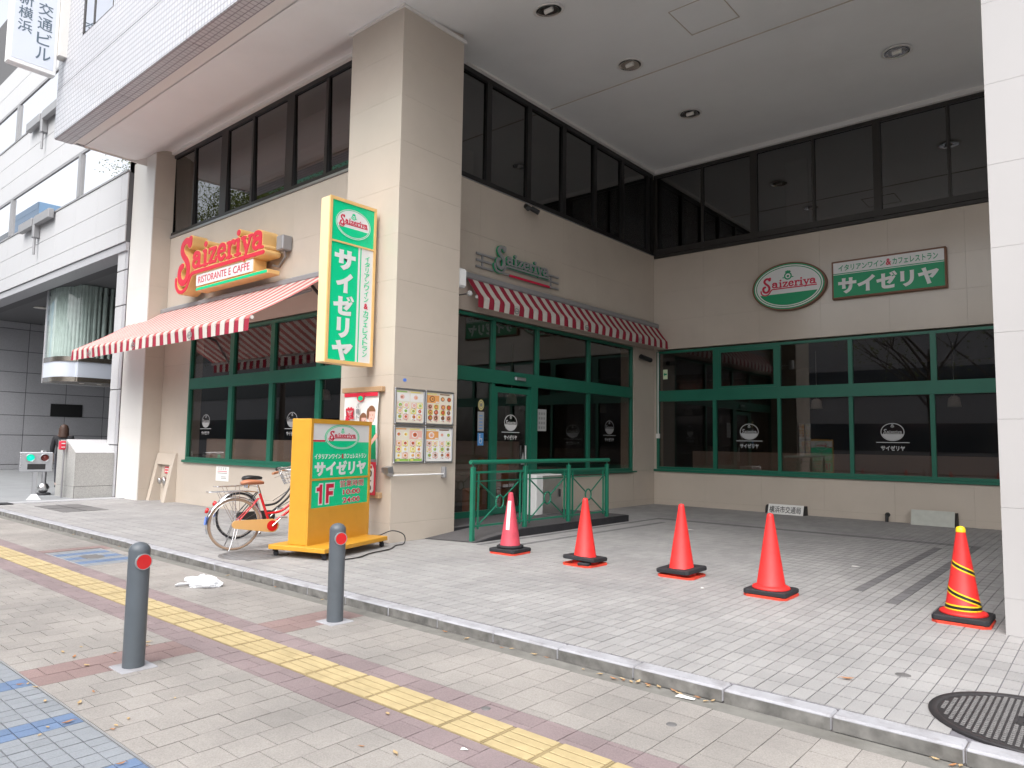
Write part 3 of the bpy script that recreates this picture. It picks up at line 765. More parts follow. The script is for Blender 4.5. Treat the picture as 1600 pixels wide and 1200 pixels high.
# the entrance wall: fixed pane, sliding door, two windows over a low wall
b = MB()
wbox(b, 'entry', 1.27, 7.76, 3.58, 3.635, -.06, .02); wbox(b, 'entry', 1.27, 1.33, .11, 3.58, -.06, .02); wbox(b, 'entry', 7.71, 7.76, .80, 3.58, -.06, .02)
wbox(b, 'entry', 4.24, 7.71, .80, .86, -.06, .022); wbox(b, 'entry', 1.33, 2.93, .11, .22, -.06, .021); wbox(b, 'entry', 4.04, 4.24, .11, 2.455, -.06, .024)
we = b.build('entrance_glazing', 'green_frame', bld)
b = MB(); wbox(b, 'entry', 1.33, 7.71, 2.455, 2.692, -.07, .034); b.build('transom', 'green_frame', we)
b = MB(); wbox(b, 'entry', 4.245, 7.86, .765, .798, -.06, .08, .004); b.build('window_sill', 'green_frame', we)
for a in (2.97, 4.24, 6.0):
    b = MB(); wbox(b, 'entry', a - .042, a + .042, 2.692, 3.58, -.05, .017); b.build('mullion', 'green_frame', we)
b = MB(); wbox(b, 'entry', 2.93, 3.01, .11, 2.455, -.05, .018); b.build('mullion', 'green_frame', we)
b = MB(); wbox(b, 'entry', 5.95, 6.035, .86, 2.455, -.05, .018); b.build('mullion', 'green_frame', we)
for a0, a1, h0, h1 in ((1.33, 2.928, 2.692, 3.58), (3.012, 4.198, 2.692, 3.58), (4.282, 5.958, 2.692, 3.58), (6.042, 7.71, 2.692, 3.58), (1.33, 2.93, .22, 2.455), (4.24, 5.95, .86, 2.455), (6.035, 7.71, .86, 2.455)):
    b = MB(); wbox(b, 'entry', a0, a1, h0, h1, -.038, -.03); b.build('pane', 'shop_glass', we)
b = MB(); wbox(b, 'entry', 3.01, 3.10, .13, 2.40, -.045, .005); wbox(b, 'entry', 3.95, 4.04, .13, 2.40, -.045, .005); wbox(b, 'entry', 3.10, 3.95, 2.30, 2.40, -.045, .005); wbox(b, 'entry', 3.10, 3.95, .13, .24, -.045, .005)
door = b.build('sliding_door', 'green_frame', bld)
b = MB(); wbox(b, 'entry', 3.10, 3.95, .24, 2.30, -.030, -.022); b.build('pane', 'shop_glass', door)
b = MB(); b.cbox(XE + .006, XE + .05, 3.86, 3.90, .95, 1.35, .008); b.build('handle', 'steel', door)
win_back = glazed('shopfront_window', 'back', -.72, 6.966, .83, 3.62, .055, 'green_frame', 'shop_glass', [(.742, .085), (2.19, .07), (3.62, .075), (5.045, .08), (6.5, .08)], (2.42, 2.675), (-.775, 6.96), upper_mull=[(.775, .13), (2.187, .087), (3.627, .08), (5.086, .10), (6.5, .1)])
for a0, a1 in ((.84, 2.143),):   # the opening light in the second upper pane
    b = MB()
    wbox(b, 'back', a0, a1, 3.49, 3.565, -.02, .012); wbox(b, 'back', a0, a1, 2.68, 2.73, -.02, .012); wbox(b, 'back', a0, a0 + .05, 2.73, 3.49, -.02, .012); wbox(b, 'back', a1 - .06, a1, 2.73, 3.49, -.02, .012)
    b.build('opening_light', 'green_frame', win_back)
glazed('upper_window', 'front', -9.13, -1.216, 6.03, 7.97, .08, 'black_frame', 'tinted_glass', [(-9.0, .14), (-7.9, .06), (-6.55, .27), (-5.4, .07), (-4.06, .25), (-2.885, .08)], None, None, tilt=.016)
glazed('upper_window', 'entry', 1.27, 8.70, 5.985, 8.0, .09, 'black_frame', 'tinted_glass', [(2.74, .13), (3.90, .12), (5.04, .13), (6.19, .11), (7.31, .12), (8.5, .12)], None, None)
glazed('upper_window', 'back', XE + .02, 6.966, 5.91, 7.985, .07, 'bronze_frame', 'tinted_glass', [(.465, .05), (1.695, .15), (2.98, .05), (4.21, .14), (5.447, .05), (6.6, .14)], None, None)
b = MB(); b.box(XE + .09, 6.96, YB - .045, YB - .023, 5.985, 6.11); b.build('window_rail', 'bronze_frame', bld)
b = MB(); b.box(-8.88, -1.216, YW - .05, YW + .02, 5.983, 6.028); b.build('window_ledge', 'aluminium', bld)
b = MB(); b.box(XE - .02, XE + .03, 1.26, YB - .02, 5.972, 5.984); b.build('window_ledge', 'aluminium', bld)
# rooms behind the glass
b = MB()
b.box(-10.2, 10, 15.0, 15.2, -.05, 8.4); b.box(-10.4, -10.2, 1.1, 15, 0, 8.4); b.box(9.8, 10, 9.0, 15, 0, 8.4)
b.box(-10.2, XE - .31, 1.04, 15, 3.70, 5.6); b.box(XE - .3, 9.8, 9.07, 15, 3.70, 5.6)
b.box(-10.2, XE - .31, 1.04, 15, 8.1, 8.4); b.box(XE - .3, 9.8, 9.07, 15, 8.1, 8.4)
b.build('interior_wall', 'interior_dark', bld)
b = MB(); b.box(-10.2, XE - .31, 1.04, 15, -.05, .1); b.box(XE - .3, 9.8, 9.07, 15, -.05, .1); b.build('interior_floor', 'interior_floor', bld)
b = MB(); b.box(-7.6, -1.3, 1.16, 1.22, .1, 1.38); b.build('seat_partition', 'partition_beige', bld)
b = MB(); b.box(-7.6, -1.6, 4.6, 4.68, .1, 1.42); b.box(XE + .1, 9.6, 10.6, 10.68, .1, 1.25); b.build('interior_partition', 'interior_warm', bld)
b = MB()
for x, y in ((-6.2, 3.2), (-4.1, 3.3), (-2.6, 3.4), (-6.8, 6.2), (-3.2, 6.3), (2.2, 11.2), (5.0, 11.4)): b.lathe([(.05, 0), (.11, -.05), (.14, -.24), (.12, -.24)], 14, (x, y, 2.55)); b.tube([(x, y, 2.55), (x, y, 3.7)], .006, 5)
b.build('pendant_shade', 'lamp_white', bld)
for x, y in ((-6.4, 3.4), (-3.9, 3.5), (-2.2, 3.4), (1.2, 11.5), (3.2, 11.8), (5.4, 11.4)):      # dining tables and benches seen dimly through the glass
    b = MB(); b.cbox(x - .55, x + .55, y - .35, y + .35, .78, .82, .01); b.tube([(x, y, .1), (x, y, .78)], .04, 8); b.build('dining_table', 'interior_pale', bld)
    for k in (-1, 1):
        b = MB(); b.cbox(x + k * .85 - .22, x + k * .85 + .22, y - .4, y + .4, .1, .55, .03); b.cbox(x + k * 1.05 - .06, x + k * 1.05 + .06, y - .4, y + .4, .551, 1.12, .03); b.build('dining_bench', 'saddle_brown', bld)
b = MB(); b.box(2.0, 2.5, 9.9, 10.0, 6.0, 8.0); b.box(-.5, -.15, 9.9, 10.0, 6.0, 8.0); b.box(4.0, 4.12, 9.6, 9.7, 6.0, 8.0); b.build('interior_column', 'interior_pale', bld)
b = MB(); b.box(-1.7, -1.62, 2.3, 3.2, 6.0, 7.0); b.box(-9, -1.5, 1.6, 1.7, 7.4, 8.05); b.build('interior_blind', 'interior_pale', bld)
# window transfers of the restaurant's emblem
for x in (-6.86, -3.66): sticker(bld, None, plane((x, YW + .022, 1.62), (1, 0, 0), (0, 0, 1)), .46)
for x in (1.52, 4.35): sticker(bld, None, plane((x, YB + .022, 1.55), (1, 0, 0), (0, 0, 1)), .58)
sticker(bld, None, plane((XE - .018, 3.50, 1.62), (0, 1, 0), (0, 0, 1)), .50, 'sign_white'); sticker(bld, None, plane((XE - .026, 6.85, 1.62), (0, 1, 0), (0, 0, 1)), .50, 'ink_grey')

# ------------------------------------------------------------------ the neighbouring building on the left
nb = thing('neighbouring_building', 'pale stone building on the left with ribbon windows over a dark drive-in bay', 'building', (-14, 2.15, 0)); NO = (-14, 2, 0)
def nbuild(b, name, m, par=nb): return b.build(name, m, par, NO)
b = MB(); b.box(-40, -10.07, .03, .6, 6.0, 7.70); b.box(-40, -10.07, .03, .6, 9.02, 10.88); b.box(-40, -10.07, .03, .6, 12.2, 16); b.box(-40, -10.07, .62, 1.0, 5.9, 16); nbuild(b, 'wall_core', 'stone_joint')
xs = [-10.06, -10.42, -11.9, -13.42, -14.92, -16.42, -17.92, -19.42, -20.92, -22.42, -23.92, -25.42, -26.92, -28.42]
for lo, hi in ((6.0, 6.41), (6.41, 7.02), (7.02, 7.70), (9.02, 9.62), (9.62, 10.25), (10.25, 10.88), (12.2, 12.9), (12.9, 13.6)):
    for a, e in zip(xs[1:], xs[:-1]):
        b = MB(); b.cbox(a + .005, e - .005, 0, .03, lo + .005, hi - .005, .004); nbuild(b, 'stone_panel', 'granite_light')
for lo, hi in ((7.70, 9.02), (10.88, 12.2)):
    b = MB(); b.box(-40, -10.06, -.02, .05, lo, lo + .05); b.box(-40, -10.06, .0, .05, hi - .07, hi)
    for x in (-13.3, -19.25, -25.2): b.box(x - .09, x + .09, -.03, .05, lo + .05, hi - .07)
    f = nbuild(b, 'ribbon_window', 'grey_metal')
    for a, e in ((-40, -25.29), (-25.11, -19.34), (-19.16, -13.39), (-13.21, -10.06)):
        b = MB(); b.box(a, e, .03, .035, lo + .05, hi - .07); nbuild(b, 'pane', 'office_glass', f)
b = MB(); b.box(-40, -10.06, .04, .5, 5.80, 5.998); nbuild(b, 'bay_lintel', 'granite_grey')
b = MB(); b.box(-40, -10.06, .5, 14, 6.0, 6.1); nbuild(b, 'bay_ceiling', 'dark_ceiling')
for x, y in ((-21.8, 1.7), (-21.8, 4.5)):
    b = MB(); b.lathe([(.22, 0), (.2, .03)], 18, (x, y, 5.965)); nbuild(b, 'ceiling_light', 'lamp_white')
# rear wall of the bay in large stone slabs
b = MB(); b.box(-27.4, -26.53, -2, 15, 0, 6.0); b.box(-27, -10, 14.0, 14.4, 0, 6); nbuild(b, 'bay_wall', 'stone_joint')
zs = [0, .2, 1.385, 2.19, 3.12, 3.94, 4.80, 5.70, 6.0]; ys = [-2, -.4, 1.2, 2.72, 4.2, 5.7, 7.2, 8.7]
for lo, hi in zip(zs[:-1], zs[1:]):
    for a, e in zip(ys[:-1], ys[1:]):
        b = MB(); b.cbox(-26.53, -26.50, a + .012, e - .012, lo + .012, hi - .012, .006); nbuild(b, 'stone_panel', 'granite_grey')
b = MB(); b.box(-26.5, -26.46, 3.65, 4.85, 2.2, 2.72); nbuild(b, 'dark_plaque', 'black_plastic')
# stone pier at the corner
b = MB(); b.box(-10.60, -10.06, .12, .6, 0, 6.0); nbuild(b, 'pier_core', 'stone_joint')
for lo, hi in zip([0, 1.2, 2.5, 3.5, 4.5, 5.35], [1.2, 2.5, 3.5, 4.5, 5.35, 5.99]):
    b = MB(); b.cbox(-10.62, -10.20, .09, .12, lo + .012, hi - .012, .006); nbuild(b, 'stone_panel', 'granite_light')
    b = MB(); b.cbox(-10.19, -10.055, .095, .12, lo + .012, hi - .012, .006); nbuild(b, 'stone_panel', 'granite_grey')  # shade on the pier's right side put in as a greyer stone strip
# rounded show window hanging from the bay ceiling
pts = [(-17.5, .68), (-16.75, .68), (-16.32, .80), (-16.09, 1.10), (-16.02, 1.57), (-16.02, 5.3)]
def bay(b, off, z0, z1):
    Q = smooth_pts([(x + off, y - off * .6, 0) for x, y in pts], 6)
    vs = [(p.x, p.y, z) for z in (z0, z1) for p in Q]; n = len(Q)
    return b.add(vs, [(i, i + 1, n + i + 1, n + i) for i in range(n - 1)], True)
b = MB(); bay(b, 0, 3.75, 6.0); bw = nbuild(b, 'bay_window', 'bay_glass')
b = MB(); bay(b, .02, 3.15, 3.62); nbuild(b, 'spandrel', 'sign_pale_blue', bw)
for z in (3.01, 3.62):
    b = MB(); bay(b, .05, z, z + .14); Q = smooth_pts([(x + .05, y - .03, z) for x, y in pts], 6)
    b.add([(p.x, p.y, z) for p in Q] + [(-17.5, max(p.y, .7), z) for p in Q], [(i, i + 1, len(Q) + i + 1, len(Q) + i) for i in range(len(Q) - 1)])
    nbuild(b, 'bay_band', 'bay_metal', bw)
b = MB(); b.box(-17.7, -17.5, .7, 5.3, 3.01, 5.99); nbuild(b, 'bay_back', 'granite_grey', bw)
b = MB(); Q = smooth_pts([(x - .14, y + .12, 0) for x, y in pts[:-1]] + [(-16.16, 3.4, 0), (-16.16, 5.2, 0)], 8)
for i, p in enumerate(Q): b.tube([(p.x, p.y, 3.77), (p.x, p.y, 5.98)], .05 + .02 * (i % 2), 6)
nbuild(b, 'curtain', 'curtain_pale', bw)
for y in (1.5, 2.0, 2.5):
    b = MB(); b.lathe([(.07, 0), (.07, .008)], 12, (-16.7, y, 3.0)); nbuild(b, 'down_light', 'lamp_white', bw)
# T-shaped cradle brackets on the sills
for x, z in ((-16.35, 7.72), (-16.3, 10.9)):
    t = thing('cradle_bracket', 'grey T-shaped rail bracket on the %s ribbon window sill of the pale stone building' % ('lower' if z < 8 else 'upper'), 'bracket', (x, .10, z), 0, 'rail brackets on the pale stone building')
    b = MB(); b.cbox(-.09, .09, -.12, .04, -.55, .05, .01); b.build('bracket_post', 'grey_metal', t)
    for s in (-1, 1):
        b = MB(); b.cbox(min(s * .12, s * 1.35), max(s * .12, s * 1.35), -.14, .0, -.20, .06, .01); b.build('bracket_arm', 'grey_metal', t)
    b = MB(); b.tube([(0, -.06, -.55), (0, -.06, -1.05)], .035, 8); b.build('hanger_rod', 'grey_metal', t)

# projecting name sign of the office building, high on the left
t = thing('building_name_sign', 'pale projecting sign with dark blue vertical Japanese lettering high on the left', 'sign', (-9.0, -2.2, 8.9)); o = (-9.0, -2.2, 8.9)
b = MB(); b.cbox(-9.2, -9.005, -2.64, -1.78, 8.9, 13, .015); b.build('sign_case', 'white_paint', t, o)
b = MB(); b.box(-9.0049, -9.0, -2.58, -1.84, 8.99, 13); b.build('sign_face', 'sign_pale_blue', t, o)
b = MB(); pl = plane((-8.9995, -2.58, 0), (0, 1, 0), (0, 0, 1))
vtext(b, '交通ビル', pl, .41, 10.37, .27, .27, .05, .003, .008); vtext(b, '新横浜', pl, .07, 10.42, .25, .25, .035, .003, .008)
b.build('sign_lettering', 'letter_slate', t, o)
b = MB(); b.box(-9.18, -8.92, -1.775, -1.626, 9.35, 12); b.build('sign_mount', 'trim_paint', t, o)

# ------------------------------------------------------------------ awnings
def awning(name, label, wall, a0, a1, back_d, back_h, front_d, front_h, vh, n, roll_h, marks):
    base = {'front': (( a0 + a1) / 2, YW, back_h), 'entry': (XE, (a0 + a1) / 2, back_h)}[wall]
    t = thing(name, label, 'awning', base); o = base
    def P(a, d, h): return (a, YW - d, h) if wall == 'front' else (XE + d, a, h)
    b = MB(); wbox(b, wall, a0 - .05, a1 + .05, back_h - .02, back_h + .09, .022, .16, .02); b.build('awning_case', 'grey_metal', t, o)
    s = (a1 - a0) / (2 * n + 1); b = MB(); vb = MB()
    for i in range(2 * n + 1):
        m = 'fabric_red' if i % 2 == 0 else 'fabric_white'; vb.use(m); b.use(m.replace('fabric_', 'fabric_faded_') if wall == 'front' else m)
        x0, x1 = a0 + i * s, a0 + (i + 1) * s
        rows = []
        for k in range(9):
            q = k / 8; d = back_d + (front_d - back_d) * q; h = back_h + (front_h - back_h) * q - .05 * math.sin(math.pi * q) * (.6 if wall == 'front' else .1)
            rows.append((d, h))
        rows += [(front_d + .03, front_h - .03), (front_d + .035, front_h - .06)]
        lift = .012 if i % 2 else 0.0
        vs = [P(x, d + (lift if k > 7 else 0), h) for k, (d, h) in enumerate(rows) for x in (x0, x1)]
        b.add(vs, [(2 * k, 2 * k + 1, 2 * k + 3, 2 * k + 2) for k in range(len(rows) - 1)], True)
        w = [.012 * math.sin(1.7 * x) for x in (x0, (x0 + x1) / 2, x1)]
        d0 = front_d + .036
        vv = []
        for k in range(4):
            hh = front_h - .06 - vh * k / 3; 
            vv += [P(x, d0 + lift * (1 - k / 3) + w[j] * k / 3 + (.006 if j == 1 else 0), hh) for j, x in enumerate((x0, (x0 + x1) / 2, x1))]
        vb.add(vv, [(3 * k + j, 3 * k + j + 1, 3 * k + j + 4, 3 * k + j + 3) for k in range(3) for j in range(2)])
    b.build('awning_fabric', None, t, o); v = vb.build('valance', None, t, o)
    b = MB(); b.tube([P(a0, front_d - .01, front_h - .035), P(a1, front_d - .01, front_h - .035)], .03, 10); b.build('front_bar', 'white_paint', t, o)
    mk = MB()
    for a in marks:
        pl = plane(P(a, d0 + .018, front_h - .06 - vh * .55), (1, 0, 0) if wall == 'front' else (0, 1, 0), (0, 0, 1))
        mk.band(ell(vh * .42, vh * .34, 18), ell(vh * .34, vh * .26, 18), .003, pl); put(mk, *LOGO_THIN, pl, -vh * .3, -vh * .12, vh * .6, vh * .26, .003)
    mk.build('valance_print', 'ink_grey', v, o)
    return t, P, o
aw, P, o = awning('striped_awning', 'wide red and white striped awning over the street window, rolled far out', 'front', -9.87, -2.40, .13, 4.22, 1.56, 3.30, .19, 25, 0, (-8.8, -6.6, -4.3))
for x, s in ((-3.0, -1), (-9.0, 1)):
    b = MB(); b.tube([P(x, .12, 4.02), P(x + s * .75, .80, 3.66)], .03, 8); b.tube([P(x + s * .75, .80, 3.66), P(x + s * .05, 1.50, 3.27)], .024, 8); b.build('folding_arm', 'grey_metal', aw, o)
b = MB(); b.tube([(-3.0 + .02, YW - .12, 4.08), (-2.55, YW - .02, 3.64)], .03, 8); b.build('arm_bracket', 'black_plastic', aw, o)
aw2, P2, o2 = awning('striped_awning', 'dark red and white striped awning above the glass entrance, almost rolled in', 'entry', 2.12, 8.70, .12, 4.20, .37, 3.87, .155, 24, 0, (3.1, 5.3, 7.4))

# ------------------------------------------------------------------ signs of the restaurant
# channel letters over the street awning
t = thing('channel_letter_sign', 'large red script letters with deep orange sides on the wall above the wide awning', 'sign', (-5.8, YW, 4.8)); o = (-5.8, YW, 4.8)
pl = plane((-7.62, .47, 4.42), (1, 0, 0), (0, 0, 1))
Wd, Ht = 3.56, 1.20; lb = LB
def logo_part(name, src, m, back, front):
    b = MB(); q = plane((-7.62, back, 4.42), (1, 0, 0), (0, 0, 1))
    v, f = src; sx, sy = Wd / (LB[1][0] - LB[0][0]), Ht / (LB[1][1] - LB[0][1])
    vs = [(-7.62 + (p[0] - LB[0][0]) * sx, back + (front - back) * (p[2] + .5), 4.42 + (p[1] - LB[0][1]) * sy) for p in v]
    b.add(vs, f); return b.build(name, m, t, o)
logo_part('letter_body', LOGO_FAT, 'sign_orange', .62, .305)
logo_part('letter_face', LOGO, 'sign_red_bright', .304, .292)
b = MB(); b.cbox(-6.72, -4.48, .33, .60, 4.50, 4.755, .01); b.build('text_box', 'sign_orange', t, o)
b = MB(); b.box(-6.71, -4.49, .322, .329, 4.508, 4.748); b.build('text_panel', 'sign_white', t, o)
pl = plane((-6.71, .3215, 4.508), (1, 0, 0), (0, 0, 1))
for wd, x0, w0 in (('RISTORANTE', .10, 1.14), ('E', 1.33, .08), ('CAFFE', 1.50, .60)):
    b = MB(); text(b, wd, pl, x0, .05, w0, .14, .003, .0); b.build('text_lettering', 'sign_red', t, o)
b = MB(); b.cbox(-6.68, -3.95, .31, .56, 4.395, 4.475, .008); b.build('lower_bar', 'sign_orange', t, o)
b = MB(); b.box(-6.66, -3.97, .303, .309, 4.41, 4.46); b.build('lower_bar_face', 'sign_green', t, o)
b = MB(); b.cbox(-4.02, -3.80, .50, .70, 4.86, 5.13, .015); b.tube([(-3.9, .6, 4.86), (-3.95, .66, 4.78), (-4.2, .68, 4.62)], .02, 6); b.build('transformer_box', 'grey_metal', t, o)
b = MB()
for x in (-7.0, -6.4, -5.2, -4.2): b.tube([(x, .55, 4.62), (x, YW, 4.62)], .015, 6)
b.build('sign_post', 'grey_metal', t, o)

# the vertical light box on the pillar
t = thing('projecting_light_box', 'tall vertical light box in green and white projecting from the corner pillar', 'sign', (-.5, -.45, 2.44)); o = (-.5, -.45, 2.44)
y0, y1, z0, z1 = -.87, -.07, 2.445, 4.745; xf = -.405
b = MB(); b.cbox(-.62, xf - .012, y0, y1, z0, z1, .012); b.build('sign_case', 'sign_beige', t, o)
b = MB()
for a, e, h0, h1 in ((y0, y1, z0, z0 + .045), (y0, y1, z1 - .045, z1), (y0, y0 + .04, z0 + .045, z1 - .045), (y1 - .04, y1, z0 + .045, z1 - .045), (y0 + .04, y1 - .04, 4.115, 4.14)): b.box(xf - .0118, xf + .012, a, e, h0, h1)
b.build('sign_frame', 'sign_orange', t, o)
b = MB(); b.box(xf - .0117, xf, y0 + .04, y1 - .04, 4.14, z1 - .045); b.build('sign_face', 'sign_green', t, o)
b = MB(); b.box(xf - .0117, xf, y0 + .04, y0 + .50, z0 + .045, 4.115); b.build('sign_face', 'sign_green', t, o); b = MB(); b.box(xf - .0117, xf, y0 + .535, y0 + .555, z0 + .045, 4.115); b.build('sign_rule', 'sign_green', t, o)
b = MB(); b.box(xf - .0117, xf, y0 + .50, y0 + .535, z0 + .045, 4.115); b.box(xf - .0117, xf, y0 + .555, y1 - .04, z0 + .045, 4.115); b.build('sign_face', 'sign_white', t, o)
pl = plane((xf + .0005, y0, 0), (0, 1, 0), (0, 0, 1))
b = MB(); vtext(b, 'サイゼリヤ', pl, .105, 4.03, .35, .285, .03, .003, .06); b.build('sign_lettering', 'sign_white', t, o)
b = MB(); vtext(b, 'イタリアンワイン', pl, .615, 4.02, .090, .074, .010, .003, .012); b.build('sign_lettering', 'sign_green', t, o); b = MB(); vtext(b, 'カフェレストラン', pl, .615, 3.235, .090, .074, .010, .003, .012); b.build('sign_lettering', 'sign_green', t, o)
b = MB(); vtext(b, '&', pl, .615, 3.335, .090, .078, .01, .003, .03); b.build('sign_lettering', 'sign_red', t, o)
emblem(t, o, plane((xf + .0005, (y0 + y1) / 2, 4.42), (0, 1, 0), (0, 0, 1)), .62, .44)
b = MB()
for z in (2.8, 4.4): b.cbox(-.56, -.46, -.07, .0, z - .06, z + .06, .008)
b.build('sign_mount', 'grey_metal', t, o)

# oval and oblong signs on the back wall
t = thing('oval_sign', 'oval green rimmed emblem sign on the shaded back wall', 'sign', (2.46, YB, 4.79)); o = (2.46, YB, 4.79)
pl = plane((2.46, YB - .02, 4.79), (1, 0, 0), (0, 0, 1))
b = MB(); b.prism(ell(.775, .515, 64), .10, pl); b.build('sign_case', 'sign_brown', t, o)
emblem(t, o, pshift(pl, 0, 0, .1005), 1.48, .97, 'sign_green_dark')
t = thing('oblong_sign', 'oblong white and green name sign beside the oval sign on the back wall', 'sign', (4.35, YB, 4.78)); o = (4.35, YB, 4.78)
b = MB(); b.cbox(3.34, 5.37, YB - .12, YB - .02, 4.39, 5.17, .01); b.build('sign_case', 'sign_brown', t, o)
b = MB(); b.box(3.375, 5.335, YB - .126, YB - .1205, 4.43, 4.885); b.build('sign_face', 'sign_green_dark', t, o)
b = MB(); b.box(3.375, 5.335, YB - .126, YB - .1205, 4.915, 5.135); b.box(3.375, 5.335, YB - .126, YB - .1205, 4.885, 4.898); b.build('sign_face', 'sign_white', t, o)
b = MB(); b.box(3.375, 5.335, YB - .1255, YB - .1205, 4.898, 4.915); b.build('sign_rule', 'sign_green_dark', t, o)
pl = plane((3.375, YB - .1262, 4.43), (1, 0, 0), (0, 0, 1))
b = MB(); text(b, 'サイゼリヤ', pl, .09, .06, 1.78, .34, .003, .05); b.build('sign_lettering', 'sign_white', t, o)
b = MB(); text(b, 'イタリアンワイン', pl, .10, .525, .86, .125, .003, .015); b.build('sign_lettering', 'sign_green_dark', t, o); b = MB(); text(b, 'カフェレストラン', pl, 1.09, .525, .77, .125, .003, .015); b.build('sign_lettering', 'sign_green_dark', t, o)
b = MB(); text(b, '&', pl, .975, .525, .095, .13, .003, .03); b.build('sign_lettering', 'sign_red', t, o)

# cut-out letters with three bars above the entrance
t = thing('cut_out_letter_sign', 'dark cut-out script letters crossed by three grey bars above the entrance awning', 'sign', (XE, 3.6, 4.6)); o = (XE, 3.6, 4.6)
b = MB()
for z in (4.70, 4.585, 4.47):
    b.box(XE + .04, XE + .06, 2.42, 4.83, z - .018, z + .018)
b.build('sign_bar', 'grey_metal', t, o)
def logo2(name, src, m, x0, x1, w=1.62, h=.52, ya=2.84, za=4.44):
    v, f = src; sx, sy = w / (LB[1][0] - LB[0][0]), h / (LB[1][1] - LB[0][1])
    b = MB(); b.add([(x0 + (x1 - x0) * (p[2] + .5), ya + (p[0] - LB[0][0]) * sx, za + (p[1] - LB[0][1]) * sy) for p in v], f); return b.build(name, m, t, o)
logo2('letter_back', LOGO_FAT, 'sign_green_dark', XE + .065, XE + .09)
logo2('letter_face', LOGO, 'grey_metal', XE + .091, XE + .11)
b = MB(); b.box(XE + .062, XE + .085, 3.30, 4.50, 4.435, 4.475); b.build('lower_bar', 'sign_red', t, o)
b = MB()
for y in (2.6, 4.6): b.box(XE + .02, XE + .04, y - .02, y + .02, 4.45, 4.72)
b.build('sign_post', 'grey_metal', t, o)

# yellow standing light box on castors
A = V((.275, -1.496, 0)); B_ = V((-.111, -.279, 0)); du = (B_ - A).normalized(); ang = math.atan2(du.y, du.x)
t = thing('standing_sign', 'yellow standing light box on castors with green panel and opening hours', 'sign', (.275, -1.496, 0), ang)
# local frame: x along the face, y away from the viewer, z up ; face normal is -y
Lw = 1.277; TH = .285
b = MB(); b.cbox(0, Lw, .012, TH, .14, 1.655, .008); b.build('sign_case', 'sign_yellow', t)
b = MB(); b.box(0, Lw, -.006, .0118, 1.60, 1.655); b.box(0, .045, -.006, .0118, .14, 1.60); b.box(Lw - .045, Lw, -.006, .0118, .14, 1.60); b.box(.045, Lw - .045, -.004, .0118, .14, .575); b.box(.045, Lw - .045, -.006, .0118, .905, .93); b.build('sign_frame', 'sign_yellow', t)
b = MB(); b.box(.045, Lw - .045, .004, .0117, 1.375, 1.60); b.build('sign_face', 'sign_white', t)
b = MB(); b.box(.045, Lw - .045, .004, .0117, .93, 1.375); b.build('sign_face', 'sign_green', t); b = MB(); b.box(.045, Lw - .045, .004, .0117, .575, .905); b.build('sign_face', 'sign_green', t)
pl = plane((0, .0035, 0), (1, 0, 0), (0, 0, 1))
def one_f(b, pl, g, d):
    b.prism([(.205 - g, .62 - g), (.258 + g, .62 - g), (.258 + g, .855 + g), (.215 - g, .855 + g), (.20 - g, .825 + g), (.15 - g, .815 + g), (.15 - g, .775 - g), (.205 - g, .775 - g)], d, pl)
    b.prism([(.335 - g, .62 - g), (.39 + g, .62 - g), (.39 + g, .715 - g), (.475 + g, .715 - g), (.475 + g, .765 + g), (.39 + g, .765 + g), (.39 + g, .805 - g), (.49 + g, .805 - g), (.49 + g, .855 + g), (.335 - g, .855 + g)], d, pl)
emblem(t, None, plane((Lw * .50, .0034, 1.437), (1, 0, 0), (0, 0, 1)), .73, .32)
b = MB(); b.box(.046, .285, .002, .0038, 1.378, 1.398); b.build('sign_rule', 'sign_red', t)
b = MB(); text(b, 'サイゼリヤ', pl, .10, .955, 1.08, .185, .002, .05); b.build('sign_lettering', 'sign_white', t); b = MB(); text(b, 'イタリアンワイン', pl, .09, 1.165, .53, .065, .002, .02); b.build('sign_lettering', 'sign_white', t); b = MB(); text(b, 'カフェレストラン', pl, .68, 1.165, .50, .065, .002, .02); b.build('sign_lettering', 'sign_white', t)
b = MB(); one_f(b, pl, .016, .0015); text(b, '営業時間', pl, .612, .797, .525, .096, .0015, .022); text(b, '10:00', pl, .68, .70, .38, .075, .0015, .05); text(b, '24:00', pl, .68, .595, .38, .075, .0015, .05); b.build('sign_outline', 'sign_white', t)
pl2 = pshift(pl, 0, 0, .002)
b = MB(); one_f(b, pl2, 0, .001); text(b, '営業時間', pl2, .619, .804, .511, .082, .001, .002); text(b, '10:00', pl2, .685, .705, .37, .065, .001, .02); text(b, '24:00', pl2, .685, .60, .37, .065, .001, .02); text(b, '&', pl2, .63, 1.165, .045, .062, .001, .04); b.box(.865, .875, .000, .0015, .675, .69)
b.build('sign_lettering', 'sign_red', t)
b = MB(); b.cbox(-.10, 1.24, -.335, .49, .085, .14, .006); b.build('base_board', 'sign_yellow', t)
for x in (-.04, 1.17):
    for y in (-.28, .43):
        b = MB(); b.box(x - .025, x + .025, y - .02, y + .02, .06, .085); b.build('castor_fork', 'black_plastic', t)
        b = MB(); b.lathe([(.001, -.014), (.03, -.014), (.034, -.008), (.034, .008), (.03, .014), (.001, .014)], 16, (x + .015, y, .034), (1, 0, 0)); b.build('castor_wheel', 'black_rubber', t)
b = MB(); p = smooth_pts([(1.30, .10, .09), (1.34, -.12, .12), (1.40, -.30, .19), (1.47, -.44, .14), (1.44, -.47, .03), (1.30, -.42, .012), (1.0, -.52, .012), (.6, -.50, .012), (.3, -.55, .012), (.05, -.50, .012)], 6); b.tube(p, .008, 6); b.build('power_cord', 'black_plastic', t)

